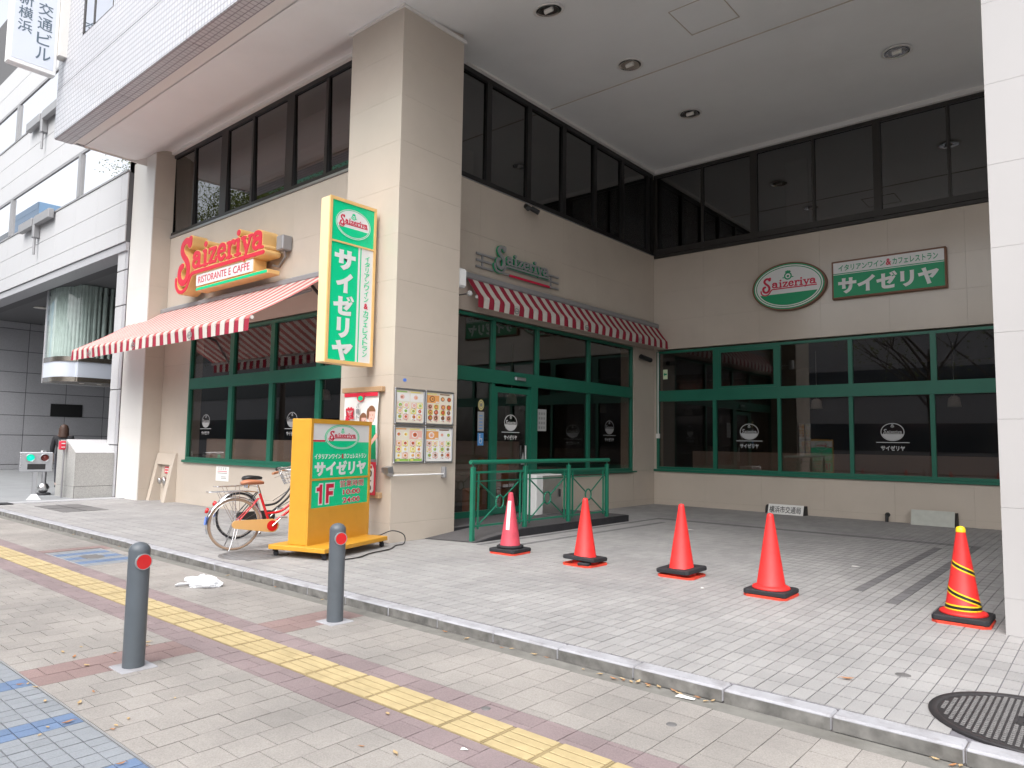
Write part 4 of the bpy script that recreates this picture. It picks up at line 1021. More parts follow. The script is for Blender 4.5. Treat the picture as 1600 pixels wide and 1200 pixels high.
# ------------------------------------------------------------------ things on the pillar and the walls
food = ['food_red', 'food_orange', 'food_green', 'food_yellow', 'food_brown', 'food_pink']
specs = [('upper left', .012, 1.635, .565, .51, 'menu frame with salads and starters, upper one beside the pillar edge', ['food_green', 'food_pink', 'food_green', 'food_red', 'food_yellow']),
         ('upper right', .588, 1.635, .575, .51, 'menu frame with brown hot plates, upper one beside the entrance', ['food_brown', 'food_orange', 'food_red', 'food_brown']),
         ('lower left', .012, 1.085, .565, .535, 'menu frame with pasta and pizza plates, lower one beside the pillar edge', ['food_orange', 'food_red', 'food_yellow', 'food_orange']),
         ('lower right', .588, 1.085, .575, .535, 'menu frame with desserts and drinks, lower one beside the entrance', ['food_brown', 'food_pink', 'food_green', 'food_brown', 'food_red'])]
for k, (_, y0, z0, w, hgt, lab, cols) in enumerate(specs):
    t = thing('menu_frame', 'aluminium ' + lab, 'menu board', (0, y0 + w / 2, z0), 0, 'menu frames on the corner pillar'); o = (0, y0 + w / 2, z0)
    y1, z1 = y0 + w, z0 + hgt; fr = .028
    b = MB(); b.cbox(.002, .032, y0, y1, z1 - fr, z1, .008); b.cbox(.002, .032, y0, y1, z0, z0 + fr, .008); b.cbox(.002, .0315, y0, y0 + fr, z0 + fr, z1 - fr, .008); b.cbox(.002, .0315, y1 - fr, y1, z0 + fr, z1 - fr, .008); b.build('frame', 'aluminium', t, o)
    b = MB(); b.box(.002, .016, y0 + fr, y1 - fr, z0 + fr, z1 - fr); b.build('poster', ['paper_cream', 'paper_cream', 'paper_cream', 'paper_white'][k], t, o)
    pl = plane((.0162, y0 + fr, z0 + fr), (0, 1, 0), (0, 0, 1)); W2, H2 = w - 2 * fr, hgt - 2 * fr
    b = MB(); r2 = random.Random(k + 5)
    for side in (0, 1):
        x0 = side * W2 / 2 + .008; x1 = x0 + W2 / 2 - .016
        def rect(m, a, c, ww, hh, d=.0004): b.use(m); b.prism([(a, c), (a + ww, c), (a + ww, c + hh), (a, c + hh)], d, pl)
        def dish(cx, cy, rr, m):
            b.use('paper_white' if k != 1 else 'food_brown'); b.prism(ell(rr, rr * .82, 14, cx, cy), .0009, pl)
            b.use(m); b.prism(ell(rr * .74, rr * .58, 10, cx + rr * .05, cy), .0014, pl)
            b.use(r2.choice(food)); b.prism(ell(rr * .3, rr * .22, 7, cx + rr * r2.uniform(-.25, .25), cy + rr * r2.uniform(-.2, .2)), .0018, pl)
        rect(cols[0] if side == (k % 2) else 'food_yellow', x0, H2 - .03, (x1 - x0) * .8, .016)
        if side == (k + 1) % 2 or k == 0:
            rect('food_pink' if k == 2 else 'food_orange' if k else 'paper_white', x0, H2 * .66, x1 - x0, H2 * .25); dish((x0 + x1) / 2 - .02, H2 * .79, .055, cols[1]); rect('paper_white', x1 - .07, H2 * .675, .06, .016, .0024)
        else:
            dish(x0 + .055, H2 * .8, .04, cols[1]); dish(x1 - .055, H2 * .8, .042, cols[2])
        for rw in range(3):
            for cl in range(2):
                cx = x0 + (x1 - x0) * (.27 + .48 * cl) + r2.uniform(-.008, .008); cy = H2 * (.54 - .18 * rw)
                dish(cx, cy, .041 + r2.uniform(-.006, .007), cols[(rw + cl + side) % len(cols)])
                rect(['food_pink', 'food_yellow', 'paper_white'][(rw + cl) % 3], cx - .05, cy - .04, .10, .075, .0003); rect('ink_grey', cx - .03, cy - .043, .05, .005, .002); rect('sign_red', cx + .005, cy - .052, .022, .006, .002)
        if k == 2: rect('food_green', x0 - .004, .004, x1 - x0 + .008, .034); rect('food_yellow', x0 + .03, .01, .05, .022, .0008)
    b.build('food_pictures', None, t, o)

t = thing('pillar_bar', 'slim white bar on brackets across the pillar below the menu frames', 'bar', (0, .45, .93)); o = (0, .45, .93)
b = MB(); b.tube([(.05, .0, .925), (.05, .97, .925)], .013, 10); b.build('bar', 'white_paint', t, o)
b = MB(); b.cbox(.002, .075, .95, 1.0, .87, 1.03, .006); b.build('end_block', 'grey_metal', t, o)
b = MB(); b.add([(-.10, -.005, 1.05), (.04, -.005, 1.05), (.06, -.005, .95), (-.0, -.005, .90), (-.10, -.005, .95), (-.10, -.09, 1.03), (.03, -.09, 1.03), (.045, -.09, .96), (-.0, -.09, .93), (-.10, -.09, .97)], [(0, 1, 2, 3, 4), (9, 8, 7, 6, 5), (0, 5, 6, 1), (1, 6, 7, 2), (2, 7, 8, 3), (3, 8, 9, 4), (4, 9, 5, 0)]); b.build('bracket', 'aluminium', t, o)
t = tag(MB().prism(ell(.034, .024, 16), .004, plane((.0, .20, 2.262), (0, 1, 0), (0, 0, 1))).build('round_plate', 'plate_blue', None, (0, .2, 2.262)), 'tiny blue grey oval plate on the pillar above the menu frames', 'plate'); t.location = (0, .2, 2.262)

t = thing('hanging_banner', 'white hanging recruitment banner with red heading and two drawn waiters on the pillar front', 'banner', (-.6, 0, 2.1)); o = (-.6, 0, 2.1)
b = MB(); b.cbox(-1.08, -.17, -.075, -.004, 2.09, 2.165, .006); b.build('banner_batten', 'sign_tan', t, o); b = MB(); b.cbox(-1.0, -.17, -.07, -.004, .60, .68, .006); b.build('banner_batten', 'sign_tan', t, o)
b = MB(); N = 14
vs = []
for i in range(N + 1):
    for j in range(5):
        x = -1.02 + .77 * j / 4; z = 2.09 - (2.09 - 1.06) * i / N
        vs.append((x, -.055 - .012 * math.sin(j * 1.3 + i * .5), z))
b.add(vs, [(i * 5 + j, i * 5 + j + 1, i * 5 + j + 6, i * 5 + j + 5) for i in range(N) for j in range(4)], True); b.build('banner_sheet', 'paper_white', t, o)
pl = plane((-1.02, -.071, 1.06), (1, 0, 0), (0, 0, 1))
def flat(b, m, poly, d=.001): b.use(m); b.prism(poly, d, pl)
b = MB()
flat(b, 'sign_red_bright', [(0, .97), (.77, .97), (.77, 1.025), (0, 1.025)])
flat(b, 'sign_red_bright', ell(.085, .06, 16, .38, .955), .0014); flat(b, 'sign_green', ell(.06, .035, 12, .38, .945), .0018)
for cx, cy, k in ((.46, .62, .85), (.64, .70, 1.0)):      # two waiters
    flat(b, 'sign_white', [(cx - .12 * k, cy - .12), (cx + .12 * k, cy - .12), (cx + .15 * k, cy - .62), (cx - .16 * k, cy - .62)], .0012)
    flat(b, 'sign_green_dark', [(cx - .02 * k, cy - .14), (cx + .10 * k, cy - .14), (cx + .13 * k, cy - .62), (cx - .0 * k, cy - .62)], .0016)
    flat(b, 'sign_green_dark', [(cx - .11 * k, cy - .16), (cx - .05 * k, cy - .14), (cx - .06 * k, cy - .62), (cx - .14 * k, cy - .62)], .0016)
    flat(b, 'food_pink', ell(.075 * k, .10 * k, 18, cx, cy), .002); flat(b, 'food_pink', [(cx - .03, cy - .14), (cx + .03, cy - .14), (cx + .03, cy - .06), (cx - .03, cy - .06)], .0018)
    flat(b, 'food_brown', ell(.085 * k, .085 * k, 14, cx, cy + .05 * k, 0, math.pi), .0024); flat(b, 'food_brown', ell(.03 * k, .08 * k, 10, cx - .075 * k, cy + .02), .0023)
    flat(b, 'ink_black', ell(.008, .008, 6, cx - .025, cy), .0026); flat(b, 'ink_black', ell(.008, .008, 6, cx + .03, cy), .0026); flat(b, 'sign_red', ell(.015, .006, 6, cx, cy - .05), .0026)
    flat(b, 'food_pink', [(cx + .12 * k, cy - .25), (cx + .16 * k, cy - .30), (cx - .02, cy - .46), (cx - .05, cy - .42)], .002)
flat(b, 'ink_grey', [(.30, .0), (.77, .0), (.77, .10), (.30, .10)], .001)
b.build('banner_picture', None, t, o)
b = MB(); text(b, '募', pl, .03, .56, .22, .26, .002, .06); text(b, '集', pl, .03, .28, .22, .26, .002, .06); b.build('banner_lettering', 'sign_red_bright', t, o)
b = MB(); vtext(b, 'パート', pl, .29, .88, .07, .075, .01, .002, .0); b.build('banner_lettering', 'ink_grey', t, o)
t = thing('pay_notice', 'white price notice with red border below the hanging banner', 'notice', (-.5, 0, .66)); o = (-.5, 0, .66)
b = MB(); b.cbox(-.86, -.235, -.085, -.078, .64, 1.10, .002); b.build('notice_card', 'sign_red_bright', t, o)
pl = plane((-.86, -.0852, .64), (1, 0, 0), (0, 0, 1))
b = MB(); b.prism([(.035, .035), (.56, .035), (.59, .07), (.59, .36), (.55, .425), (.035, .425)], .001, pl); b.build('notice_panel', 'paper_white', t, o)
b = MB(); b.prism([(.2, .37), (.55, .37), (.55, .41), (.2, .41)], .0018, pl); b.build('notice_heading', 'sign_red_bright', t, o)
b = MB(); text(b, '00', pl, .36, .25, .19, .10, .0018, .02); text(b, '50', pl, .38, .06, .16, .08, .0018, .02); b.prism([(.40, .19), (.54, .19), (.54, .205), (.40, .205)], .0016, pl); b.build('notice_lettering', 'ink_black', t, o)

t = thing('wall_notice', 'small white paper notice on the wall below the street window', 'notice', (-5.98, YW - .02, .70)); o = (-5.98, YW - .02, .70)
b = MB(); b.box(-6.24, -5.73, YW - .026, YW - .0205, .545, .835); b.build('notice_sheet', 'paper_white', t, o)
pl = plane((-6.24, YW - .0262, .545), (1, 0, 0), (0, 0, 1)); b = MB()
for k in range(4):
    x = .09 + k * .09
    b.prism([(x, .225), (x + .05, .225), (x + .05, .232), (x, .232)], .0006, pl); b.prism([(x, .255), (x + .05, .255), (x + .05, .262), (x, .262)], .0006, pl); b.prism([(x + .02, .222), (x + .028, .222), (x + .028, .27), (x + .02, .27)], .0007, pl)
for z, x0, x1 in ((.05, .22, .42), (.08, .22, .40), (.15, .07, .44)): b.prism([(x0, z), (x1, z), (x1, z + .012), (x0, z + .012)], .0006, pl)
b.build('notice_print', 'ink_grey', t, o)
b = MB(); b.prism([(.07, .185), (.44, .185), (.44, .197), (.07, .197)], .0006, pl); b.build('notice_print', 'sign_red', t, o)

# hose connection in a splayed cream surround
t = thing('fire_hose_connection', 'cream splayed wall niche with fire hose couplings and red plate by the brightly lit column', 'hydrant', (-8.4, .6, 0)); o = (-8.4, .6, 0)
b = MB()
def fin(x0, x1): b.add([(x0, YW - .022, 0), (x1, YW - .022, 0), (x0, YW - .022, 1.05), (x1, YW - .022, 1.05), (x0, YW - .26, 0), (x1, YW - .26, 0), (x0, YW - .06, 1.05), (x1, YW - .06, 1.05)], [(0, 2, 3, 1), (4, 5, 7, 6), (0, 4, 6, 2), (1, 3, 7, 5), (2, 6, 7, 3), (0, 1, 5, 4)])
fin(-8.86, -8.72); b.build('side_fin', 'cream_panel', t, o); b = MB(); fin(-8.13, -7.97); b.build('side_fin', 'cream_panel', t, o)
b = MB(); b.add([(-8.719, YW - .023, .80), (-8.131, YW - .023, .80), (-8.719, YW - .023, 1.048), (-8.131, YW - .023, 1.048), (-8.719, YW - .106, .80), (-8.131, YW - .106, .80), (-8.719, YW - .06, 1.048), (-8.131, YW - .06, 1.048)], [(0, 2, 3, 1), (4, 5, 7, 6), (0, 1, 5, 4), (2, 6, 7, 3)]); b.build('head_panel', 'cream_panel', t, o)
b = MB(); b.box(-8.52, -8.22, YW - .034, YW - .0225, .60, .75); b.build('red_plate', 'sign_red_bright', t, o)
b = MB(); pl = plane((-8.52, YW - .0345, .60), (1, 0, 0), (0, 0, 1))
for k in range(3):
    for z in (.03, .09): b.prism([(.03 + k * .09, z), (.09 + k * .09, z), (.09 + k * .09, z + .03), (.03 + k * .09, z + .03)], .0006, pl)
b.build('plate_print', 'sign_white', t, o)
for x in (-8.50, -8.27):
    b = MB(); b.lathe([(.06, 0), (.06, .05), (.045, .06), (.045, .11), (.07, .115), (.07, .15), (.02, .155)], 14, (x, YW - .0225, .47), (0, -1, -.25)); b.build('hose_coupling', 'steel', t, o)

# small fittings
t = thing('door_sensor', 'silver sensor box over the sliding entrance door', 'sensor', (XE, 3.66, 2.575)); b = MB(); b.cbox(.036, .085, -.15, .15, -.033, .033, .01); b.build('sensor_case', 'aluminium', t); b = MB(); b.box(.0852, .088, -.11, .12, -.022, .0); b.build('sensor_window', 'grey_metal', t)
t = thing('surveillance_camera', 'pair of small black cameras under the dark upper windows', 'camera', (XE, 3.82, 5.92))
b = MB(); b.cbox(.0, .06, -.04, .04, -.03, .04, .01); b.build('camera_bracket', 'aluminium', t)
for s in (-1, 1):
    b = MB(); b.tube([(.06, s * .03, 0), (.12, s * .09, -.06)], .012, 6); b.tube([(.08, s * .08, -.04), (.20, s * .16, -.13)], .05, 10); b.build('camera_body', 'black_plastic', t)
t = thing('wall_speaker', 'white wall speaker beside the pillar at the awning end', 'speaker', (0, 1.36, 3.95)); b = MB(); b.cbox(-.16, -.03, -.08, .10, -.14, .16, .03); b.build('speaker_case', 'white_paint', t); b = MB(); b.tube([(-.5, .0, 0), (-.16, 0, 0)], .02, 6); b.build('speaker_arm', 'white_paint', t)
t = thing('globe_lamp', 'small round white lamp under the awning end by the pillar', 'lamp', (-.34, 1.84, 3.83)); b = MB(); b.lathe([(.001, -.05), (.035, -.035), (.05, 0), (.035, .035), (.001, .05)], 14); b.build('globe', 'white_paint', t); b = MB(); b.tube([(-.45, .1, .03), (-.04, 0, .0)], .012, 6); b.build('lamp_arm', 'grey_metal', t)
t = thing('black_spotlight', 'black spotlight on the wall below the dark awning in the corner', 'spotlight', (XE, 8.15, 3.43)); b = MB(); b.cbox(.0, .03, -.04, .04, -.04, .04, .008); b.tube([(.03, 0, 0), (.12, .02, -.02)], .015, 6); b.build('lamp_bracket', 'black_plastic', t); b = MB(); b.tube([(.12, -.20, -.0), (.14, .22, -.05)], .055, 10); b.build('lamp_body', 'black_plastic', t)
t = thing('wall_conduit', 'thin white conduit with a junction box in the inner corner', 'conduit', (-.675, YB - .03, 0)); b = MB(); b.tube([(0, 0, 1.62), (0, 0, 3.6)], .016, 8); b.build('pipe', 'trim_paint', t); b = MB(); b.cbox(-.05, .04, -.03, .03, 1.55, 1.66, .008); b.build('junction_box', 'trim_paint', t)
t = thing('exit_arrow_sign', 'small pale sign with a green arrow inside the dark corner window', 'sign', (-.51, YB + .02, 3.07)); b = MB(); b.box(-.058, .058, .0, .006, -.115, .115); b.build('sign_plate', 'exit_paper', t)
b = MB(); pl = plane((0, -.0005, 0), (1, 0, 0), (0, 0, 1)); b.prism([(-.045, 0), (-.005, .05), (-.005, .018), (.04, .018), (.04, -.018), (-.005, -.018), (-.005, -.05)], .001, pl); b.build('arrow', 'sign_green_dark', t)
def door_sticker(name, lab, y, z, w, hh, m, shape, extra=None, d=XE - .0262):
    t = thing(name, lab, 'sticker', (d, y, z)); pl = plane((0, 0, 0), (0, 1, 0), (0, 0, 1)); b = MB()
    b.prism(ell(w / 2, hh / 2, 20) if shape == 'o' else [(-w / 2, -hh / 2), (w / 2, -hh / 2), (w / 2, hh / 2), (-w / 2, hh / 2)] if shape == 'r' else [(-w / 2, -hh / 2), (w / 2, -hh / 2), (0, hh / 2)], .001, pl); b.build('sticker_sheet', m, t)
    if extra:
        b = MB(); extra(b, pshift(pl, 0, 0, .0011)); b.build('sticker_print', None, t)
def grid_print(b, pl):
    b.use('ink_grey')
    for i in range(3):
        for j in range(4): b.prism([(-.105 + i * .075, -.17 + j * .09), (-.055 + i * .075, -.17 + j * .09), (-.055 + i * .075, -.12 + j * .09), (-.105 + i * .075, -.12 + j * .09)], .0006, pl)
def wheel_print(b, pl):
    b.use('sign_white'); b.band(ell(.04, .045, 14, .0, -.03), ell(.028, .033, 14, .0, -.03), .0006, pl); b.prism([(-.03, -.02), (-.01, -.02), (-.01, .06), (-.03, .06)], .0007, pl); b.prism(ell(.014, .014, 8, -.02, .08), .0007, pl); b.prism([(-.02, .0), (.04, .0), (.04, .015), (-.02, .015)], .0008, pl)
def face_print(b, pl): b.use('ink_grey'); b.band(ell(.055, .07, 16), ell(.045, .06, 16), .0006, pl); b.prism(ell(.03, .035, 10), .0007, pl)
def lines_print(b, pl):
    b.use('sticker_blue')
    for k in range(5): b.prism([(-.045, -.13 + k * .055), (.045, -.13 + k * .055), (.045, -.112 + k * .055), (-.045, -.112 + k * .055)], .0006, pl)
door_sticker('round_sticker', 'round yellow sticker on the glass left of the entrance door', 2.70, 2.05, .15, .19, 'sticker_yellow', 'o', face_print)
door_sticker('paper_sticker', 'upright white sticker below the round yellow one', 2.70, 1.76, .16, .34, 'sticker_white', 'r', lines_print)
door_sticker('wheelchair_sticker', 'blue wheelchair sticker on the glass left of the door', 2.70, 1.45, .15, .22, 'sticker_blue', 'r', wheel_print)
door_sticker('symbol_sheet', 'white sheet of small symbols on the pane right of the door', 4.44, 1.84, .27, .42, 'sticker_white', 'r', grid_print)
door_sticker('triangle_sticker', 'white triangle sticker low on the sliding door', 3.87, 1.16, .09, .14, 'sticker_white', 't', None, XE - .0208)
door_sticker('strip_sticker', 'small white strip sticker below the triangle on the door', 3.87, 1.02, .10, .05, 'sticker_white', 'r', None, XE - .0208)
b = MB(); pl = plane((0, 0, 0), (0, 1, 0), (0, 0, 1)); text(b, '10:00-24:00', pl, -.15, -.03, .30, .06, .001, .02)
t = tag(b.build('door_lettering', 'sticker_white'), 'white opening hours lettering on the lower door glass', 'lettering'); t.location = (XE - .0208, 3.47, .62)

# downlights in the forecourt ceiling
KD = None
for x, y, lab in ((1.37, 1.66, 'recessed ceiling light nearest the corner pillar'), (1.40, 3.96, 'recessed ceiling light between hatch and entrance wall'), (1.37, 6.33, 'recessed ceiling light deepest in, near the inner corner'), (5.10, 6.40, 'recessed ceiling light toward the white right pillar')):
    z = 8.043 if y > 2 else 7.928
    t = thing('ceiling_light', lab, 'light', (x, y, z), 0, 'recessed ceiling lights')
    if y < 2: t.rotation_euler = (R(9.5), 0, 0)
    b = MB(); b.lathe([(.235, .0), (.235, -.012), (.195, -.014), (.195, .0)], 28, caps=False); b.build('trim_ring', 'trim_paint', t)
    b = MB(); b.lathe([(.196, -.012), (.175, -.004), (.15, -.003)], 28, caps=False); b.build('inner_rim', 'chrome', t)
    b = MB(); b.lathe([(.15, -.006), (.0001, -.004)], 20); b.build('reflector', 'chrome', t)
    b = MB(); b.tube([(-.07, 0, -.012), (.07, 0, -.012)], .03, 8); b.build('bulb', 'lamp_white', t)

# boards lying against the back wall
t = thing('lettered_board', 'white board with black Japanese lettering leaning at the foot of the back wall', 'board', (2.36, 8.55, 0)); 
b = MB(); b.add([(-.36, -.03, .0), (.36, -.03, .0), (.36, .05, .2), (-.36, .05, .2), (-.36, -.015, 0), (.36, -.015, 0), (.36, .065, .2), (-.36, .065, .2)], [(0, 1, 2, 3), (7, 6, 5, 4), (0, 4, 5, 1), (1, 5, 6, 2), (2, 6, 7, 3), (3, 7, 4, 0)]); b.build('board_panel', 'paper_white', t)
b = MB(); text(b, '横浜市交通局', plane((-.33, -.0215, .03), (1, 0, 0), (0, .08, .2)), .0, .0, .64, .145, .002, .006); b.build('board_lettering', 'ink_black', t)
b = MB(); b.add([(.361, -.02, 0), (.40, .16, 0), (.40, .14, .19), (.361, .05, .19)], [(0, 1, 2, 3), (3, 2, 1, 0)]); b.build('board_strut', 'black_plastic', t)
t = thing('blank_board', 'blank grey board leaning at the foot of the back wall near the right pillar', 'board', (5.02, 8.55, 0))
b = MB(); b.add([(-.35, -.03, .0), (.35, -.03, .0), (.35, .06, .27), (-.35, .06, .27), (-.35, -.01, 0), (.35, -.01, 0), (.35, .08, .27), (-.35, .08, .27)], [(0, 1, 2, 3), (7, 6, 5, 4), (0, 4, 5, 1), (1, 5, 6, 2), (2, 6, 7, 3), (3, 7, 4, 0)]); b.build('board_panel', 'board_grey', t)
b = MB(); b.add([(.351, -.02, 0), (.39, .16, 0), (.39, .14, .25), (.351, .05, .25)], [(0, 1, 2, 3), (3, 2, 1, 0)]); b.build('board_strut', 'black_plastic', t)
for x, lab in ((1.93, 'small black drain spout at the wall foot left of the lettered board'), (4.24, 'small black drain spout at the wall foot left of the blank board')):
    t = thing('drain_spout', lab, 'spout', (x, YB - .02, .0), 0, 'drain spouts along the back wall')
    b = MB(); b.tube(smooth_pts([(0, 0, .13), (0, -.05, .13), (0, -.08, .09), (0, -.085, .0)], 4), .03, 8); b.build('spout', 'black_plastic', t); b = MB(); b.lathe([(.045, 0), (.045, .02)], 10, (0, 0, .13), (0, -1, 0)); b.build('spout_collar', 'black_plastic', t)

# ------------------------------------------------------------------ ramp, railing, cabinet
t = thing('entrance_ramp', 'dark carpeted ramp rising to the glass entrance', 'ramp', (0, 2, 0)); o = (0, 2, 0)
prof = [(.78, .004), (1.9, .112), (4.95, .112)]
def ramp(b, x0, x1, dz, sides=True):
    vs = []
    for k, (y, z) in enumerate(prof): vs += [(x0, y - (.12 if k == 0 else 0), max(z + dz, .003)), (x1, y + (.10 if k == 0 else 0), max(z + dz, .003))]
    n = len(prof); b.add(vs, [(2 * i, 2 * i + 1, 2 * i + 3, 2 * i + 2) for i in range(n - 1)])
    if sides:
        lo = [(x, y, .001) for x, y, z in vs]; k = len(vs)
        b.add(vs + lo, [(2 * i + 1, k + 2 * i + 1, k + 2 * i + 3, 2 * i + 3) for i in range(n - 1)] + [(2 * i, 2 * i + 2, k + 2 * i + 2, k + 2 * i) for i in range(n - 1)] + [(k - 2, k - 1, 2 * k - 1, 2 * k - 2)])
b = MB(); ramp(b, .002, .80, 0); b.build('ramp_base', 'black_rubber', t, o)
b = MB(); ramp(b, .0, .765, .005, False); b.build('ramp_carpet', 'ramp_carpet', t, o)
b = MB(); b.box(XE - .25, .0, 1.26, 4.95, -.02, .109); b.build('ramp_base', 'black_rubber', t, o)
b = MB(); b.box(XE - .05, .0, 1.26, 4.95, .1095, .117); b.build('ramp_carpet', 'ramp_carpet', t, o)
def zr(y): return .0 if y < 1 else min(.117, .004 + (y - .78) / 1.12 * .113)
t = thing('green_railing', 'green metal railing with ringed crosses beside the entrance ramp', 'railing', (.69, 2.6, 0)); o = (.69, 2.6, 0); xr = .69
py = [.915, 2.08, 3.22, 4.38]
for y in py:
    b = MB(); b.cbox(xr - .03, xr + .03, y - .03, y + .03, zr(y), 1.045, .006); p = b.build('post', 'green_dark_rail', t, o)
    b = MB(); b.tube([(xr, y, 1.045), (xr, y, 1.09)], .012, 8); b.build('post_pin', 'green_dark_rail', p, o)
b = MB(); b.tube([(xr, .86, 1.115), (xr, 4.44, 1.115)], .032, 12); b.build('top_rail', 'green_dark_rail', t, o)
for a, e in zip(py[:-1], py[1:]):
    b = MB(); b.box(xr - .012, xr + .012, a + .03, e - .03, .955, .985); b.build('upper_rail', 'green_dark_rail', t, o)
    b = MB(); b.box(xr - .008, xr + .008, a + .03, e - .03, .835, .851); b.build('cross_rail', 'green_dark_rail', t, o)
    b = MB(); b.box(xr - .012, xr + .012, a + .03, e - .03, .20, .225); b.build('lower_rail', 'green_dark_rail', t, o)
    for y in (a + .115, e - .115):
        b = MB(); b.box(xr - .011, xr + .011, y - .011, y + .011, .17, .954); b.build('baluster', 'green_dark_rail', t, o)
    m = (a + e) / 2; zm = .53; rr = .085
    b = MB(); b.tube([(xr, m + rr * math.cos(k * math.pi / 12), zm + rr * 1.1 * math.sin(k * math.pi / 12)) for k in range(25)], .013, 8, False); b.build('ring', 'green_dark_rail', t, o)
    for sy, sz in ((-1, -1), (1, -1), (-1, 1), (1, 1)):
        dy, dz = (e - a) / 2 - .126, .30
        b = MB(); q = rr / math.hypot(dy, dz); b.tube([(xr, m + sy * dy * q, zm + sz * dz * q), (xr, m + sy * dy, zm + sz * dz)], .0115, 7); b.build('brace', 'green_dark_rail', t, o)
t = thing('umbrella_cabinet', 'white and steel cabinet standing on the ramp behind the green railing', 'cabinet', (-.28, 3.9, .117)); o = (-.28, 3.9, .117)
b = MB(); b.cbox(-.58, -.25, 3.55, 4.32, .118, .83, .01); b.build('cabinet_body', 'white_paint', t, o)
b = MB(); b.cbox(-.2495, -.235, 3.72, 4.30, .14, .81, .004); b.build('cabinet_door', 'steel', t, o); b = MB(); b.cbox(-.2348, -.21, 4.20, 4.23, .42, .56, .005); b.build('cabinet_handle', 'black_plastic', t, o)

# ------------------------------------------------------------------ cones
def cone(x, y, lab, m, rot, weight=None, tape=False, sticker_on=False, dz=0.0, h=.77, collar=False):
    t = thing('traffic_cone', lab, 'cone', (x, y, 0), rot, 'traffic cones across the forecourt')
    b = MB(); s = .205
    P8 = [(s - .05, -s), (s, -s + .05), (s, s - .05), (s - .05, s), (-s + .05, s), (-s, s - .05), (-s, -s + .05), (-s + .05, -s)]
    b.prism([(px, py_) for px, py_ in P8], .022, plane((0, 0, 0), (1, 0, 0), (0, 1, 0))); b.build('cone_base', 'cone_base_red', t)
    b = MB(); z0 = .0221
    b.lathe([(.155, z0), (.152, z0 + .012), (.137, z0 + .03), (.033, h - .035), (.031, h - .018), (.022, h - .005), (.001, h)], 36); c = b.build('cone_body', m, t)
    if collar: 
        b = MB(); b.lathe([(.168, .064), (.176, .072), (.168, .086), (.145, .098), (.124, .102)], 32, caps=False); b.build('cone_collar', m, t)
    def rad(z): return .137 + (.033 - .137) * (z - z0 - .03) / (h - .035 - z0 - .03)
    if sticker_on:
        b = MB(); vs = []
        for k in range(9):
            z = .30 + .36 * k / 8; r = rad(z) + .0022; hw = .024 / r
            for a in (-hw, -hw / 2, 0, hw / 2, hw): vs.append((r * math.cos(a + sticker_on), r * math.sin(a + sticker_on), z))
        b.add(vs, [(5 * i + q, 5 * i + q + 1, 5 * i + q + 6, 5 * i + q + 5) for i in range(8) for q in range(4)]); b.build('white_label', 'sign_white', t)
    if tape:
        for m2, off, wd in (('tape_yellow', 0, .046), ('tape_black', .008, .022)):
            b = MB(); vs = []; n = 90
            for i in range(n + 1):
                q = i / n; a = -2.6 + q * 9.2; z = .36 * (1 - q) ** .9 * .95 + .135
                for kk in (0, 1):
                    zz = z + wd * (kk - .5); r = rad(max(zz, .055)) + .0022 + (.0012 if m2 == 'tape_black' else 0); vs.append((r * math.cos(a), r * math.sin(a), zz))
            b.add(vs, [(2 * i, 2 * i + 1, 2 * i + 3, 2 * i + 2) for i in range(n)], True); b.build('warning_tape', m2, t)
        for m2, wd, e in (('tape_yellow', .044, .0026), ('tape_black', .021, .0040)):
            b = MB(); b.lathe([(rad(.125 - wd / 2) + e, .125 - wd / 2), (rad(.125 + wd / 2) + e, .125 + wd / 2)], 36, caps=False); b.build('warning_tape', m2, t)
        b = MB(); b.lathe([(.037, h - .045), (.036, h - .02), (.026, h - .003), (.001, h + .004)], 20); b.build('yellow_cap', 'tape_yellow', t)
    if weight:
        wl, wr, wz, tx, ty, hole = weight
        w = thing('cone_weight', wl, 'weight', (x, y, wz), wr, 'black weights around the cones'); w.rotation_euler = (tx, ty, wr)
        b = MB(); s2 = .20
        def sq(r, zz): 
            c_ = .022; q = r - c_
            return [(r, -q, zz), (r, q, zz), (q, r, zz), (-q, r, zz), (-r, q, zz), (-r, -q, zz), (-q, -r, zz), (q, -r, zz)]
        def hexa(r, zz): 
            return [(r * math.cos(a), r * math.sin(a), zz) for a in (math.atan2(p[1], p[0]) for p in sq(s2, 0))]
        rings = [hexa(hole, 0), sq(s2 - .006, 0), sq(s2, .008), sq(s2, .036), sq(s2 - .008, .044), hexa(hole + .012, .044), hexa(hole, .036), hexa(hole, 0)]
        vs = sum(rings, []); b.add(vs, [(8 * i + k, 8 * i + (k + 1) % 8, 8 * i + 8 + (k + 1) % 8, 8 * i + 8 + k) for i in range(len(rings) - 1) for k in range(8)]); b.build('weight_ring', 'black_rubber', w)
    return t
cone(1.70, .56, 'faded pinkish cone with a white label, leftmost of the row', 'cone_faded', .04, ('black square weight around the faded pinkish cone', .06, .0225, 0, 0, .150), sticker_on=-1.28)
w = thing('cone_weight', 'smaller black weight stacked on top of another around the faded pinkish cone', 'weight', (1.70, .56, .068), .1, 'black weights around the cones')
b = MB(); b.lathe([(.135, 0), (.165, .0), (.175, .012), (.172, .03), (.15, .036), (.13, .034), (.133, 0)], 8); b.build('weight_ring', 'black_rubber', w)
cone(2.875, .53, 'plain red cone behind a tilted black weight, second in the row', 'cone_red', -.05, ('tilted black weight twisted on the base of the second cone', .14, .056, R(-4), R(3), .135))
b = MB(); b.cbox(-.07, .07, -.05, .05, 0, .03, .008); t = tag(b.build('rubber_block', 'black_rubber'), 'small black rubber block jammed under the tilted weight of the second cone', 'rubber block'); t.location = (2.98, .365, .0225); t.rotation_euler = (0, 0, .2)
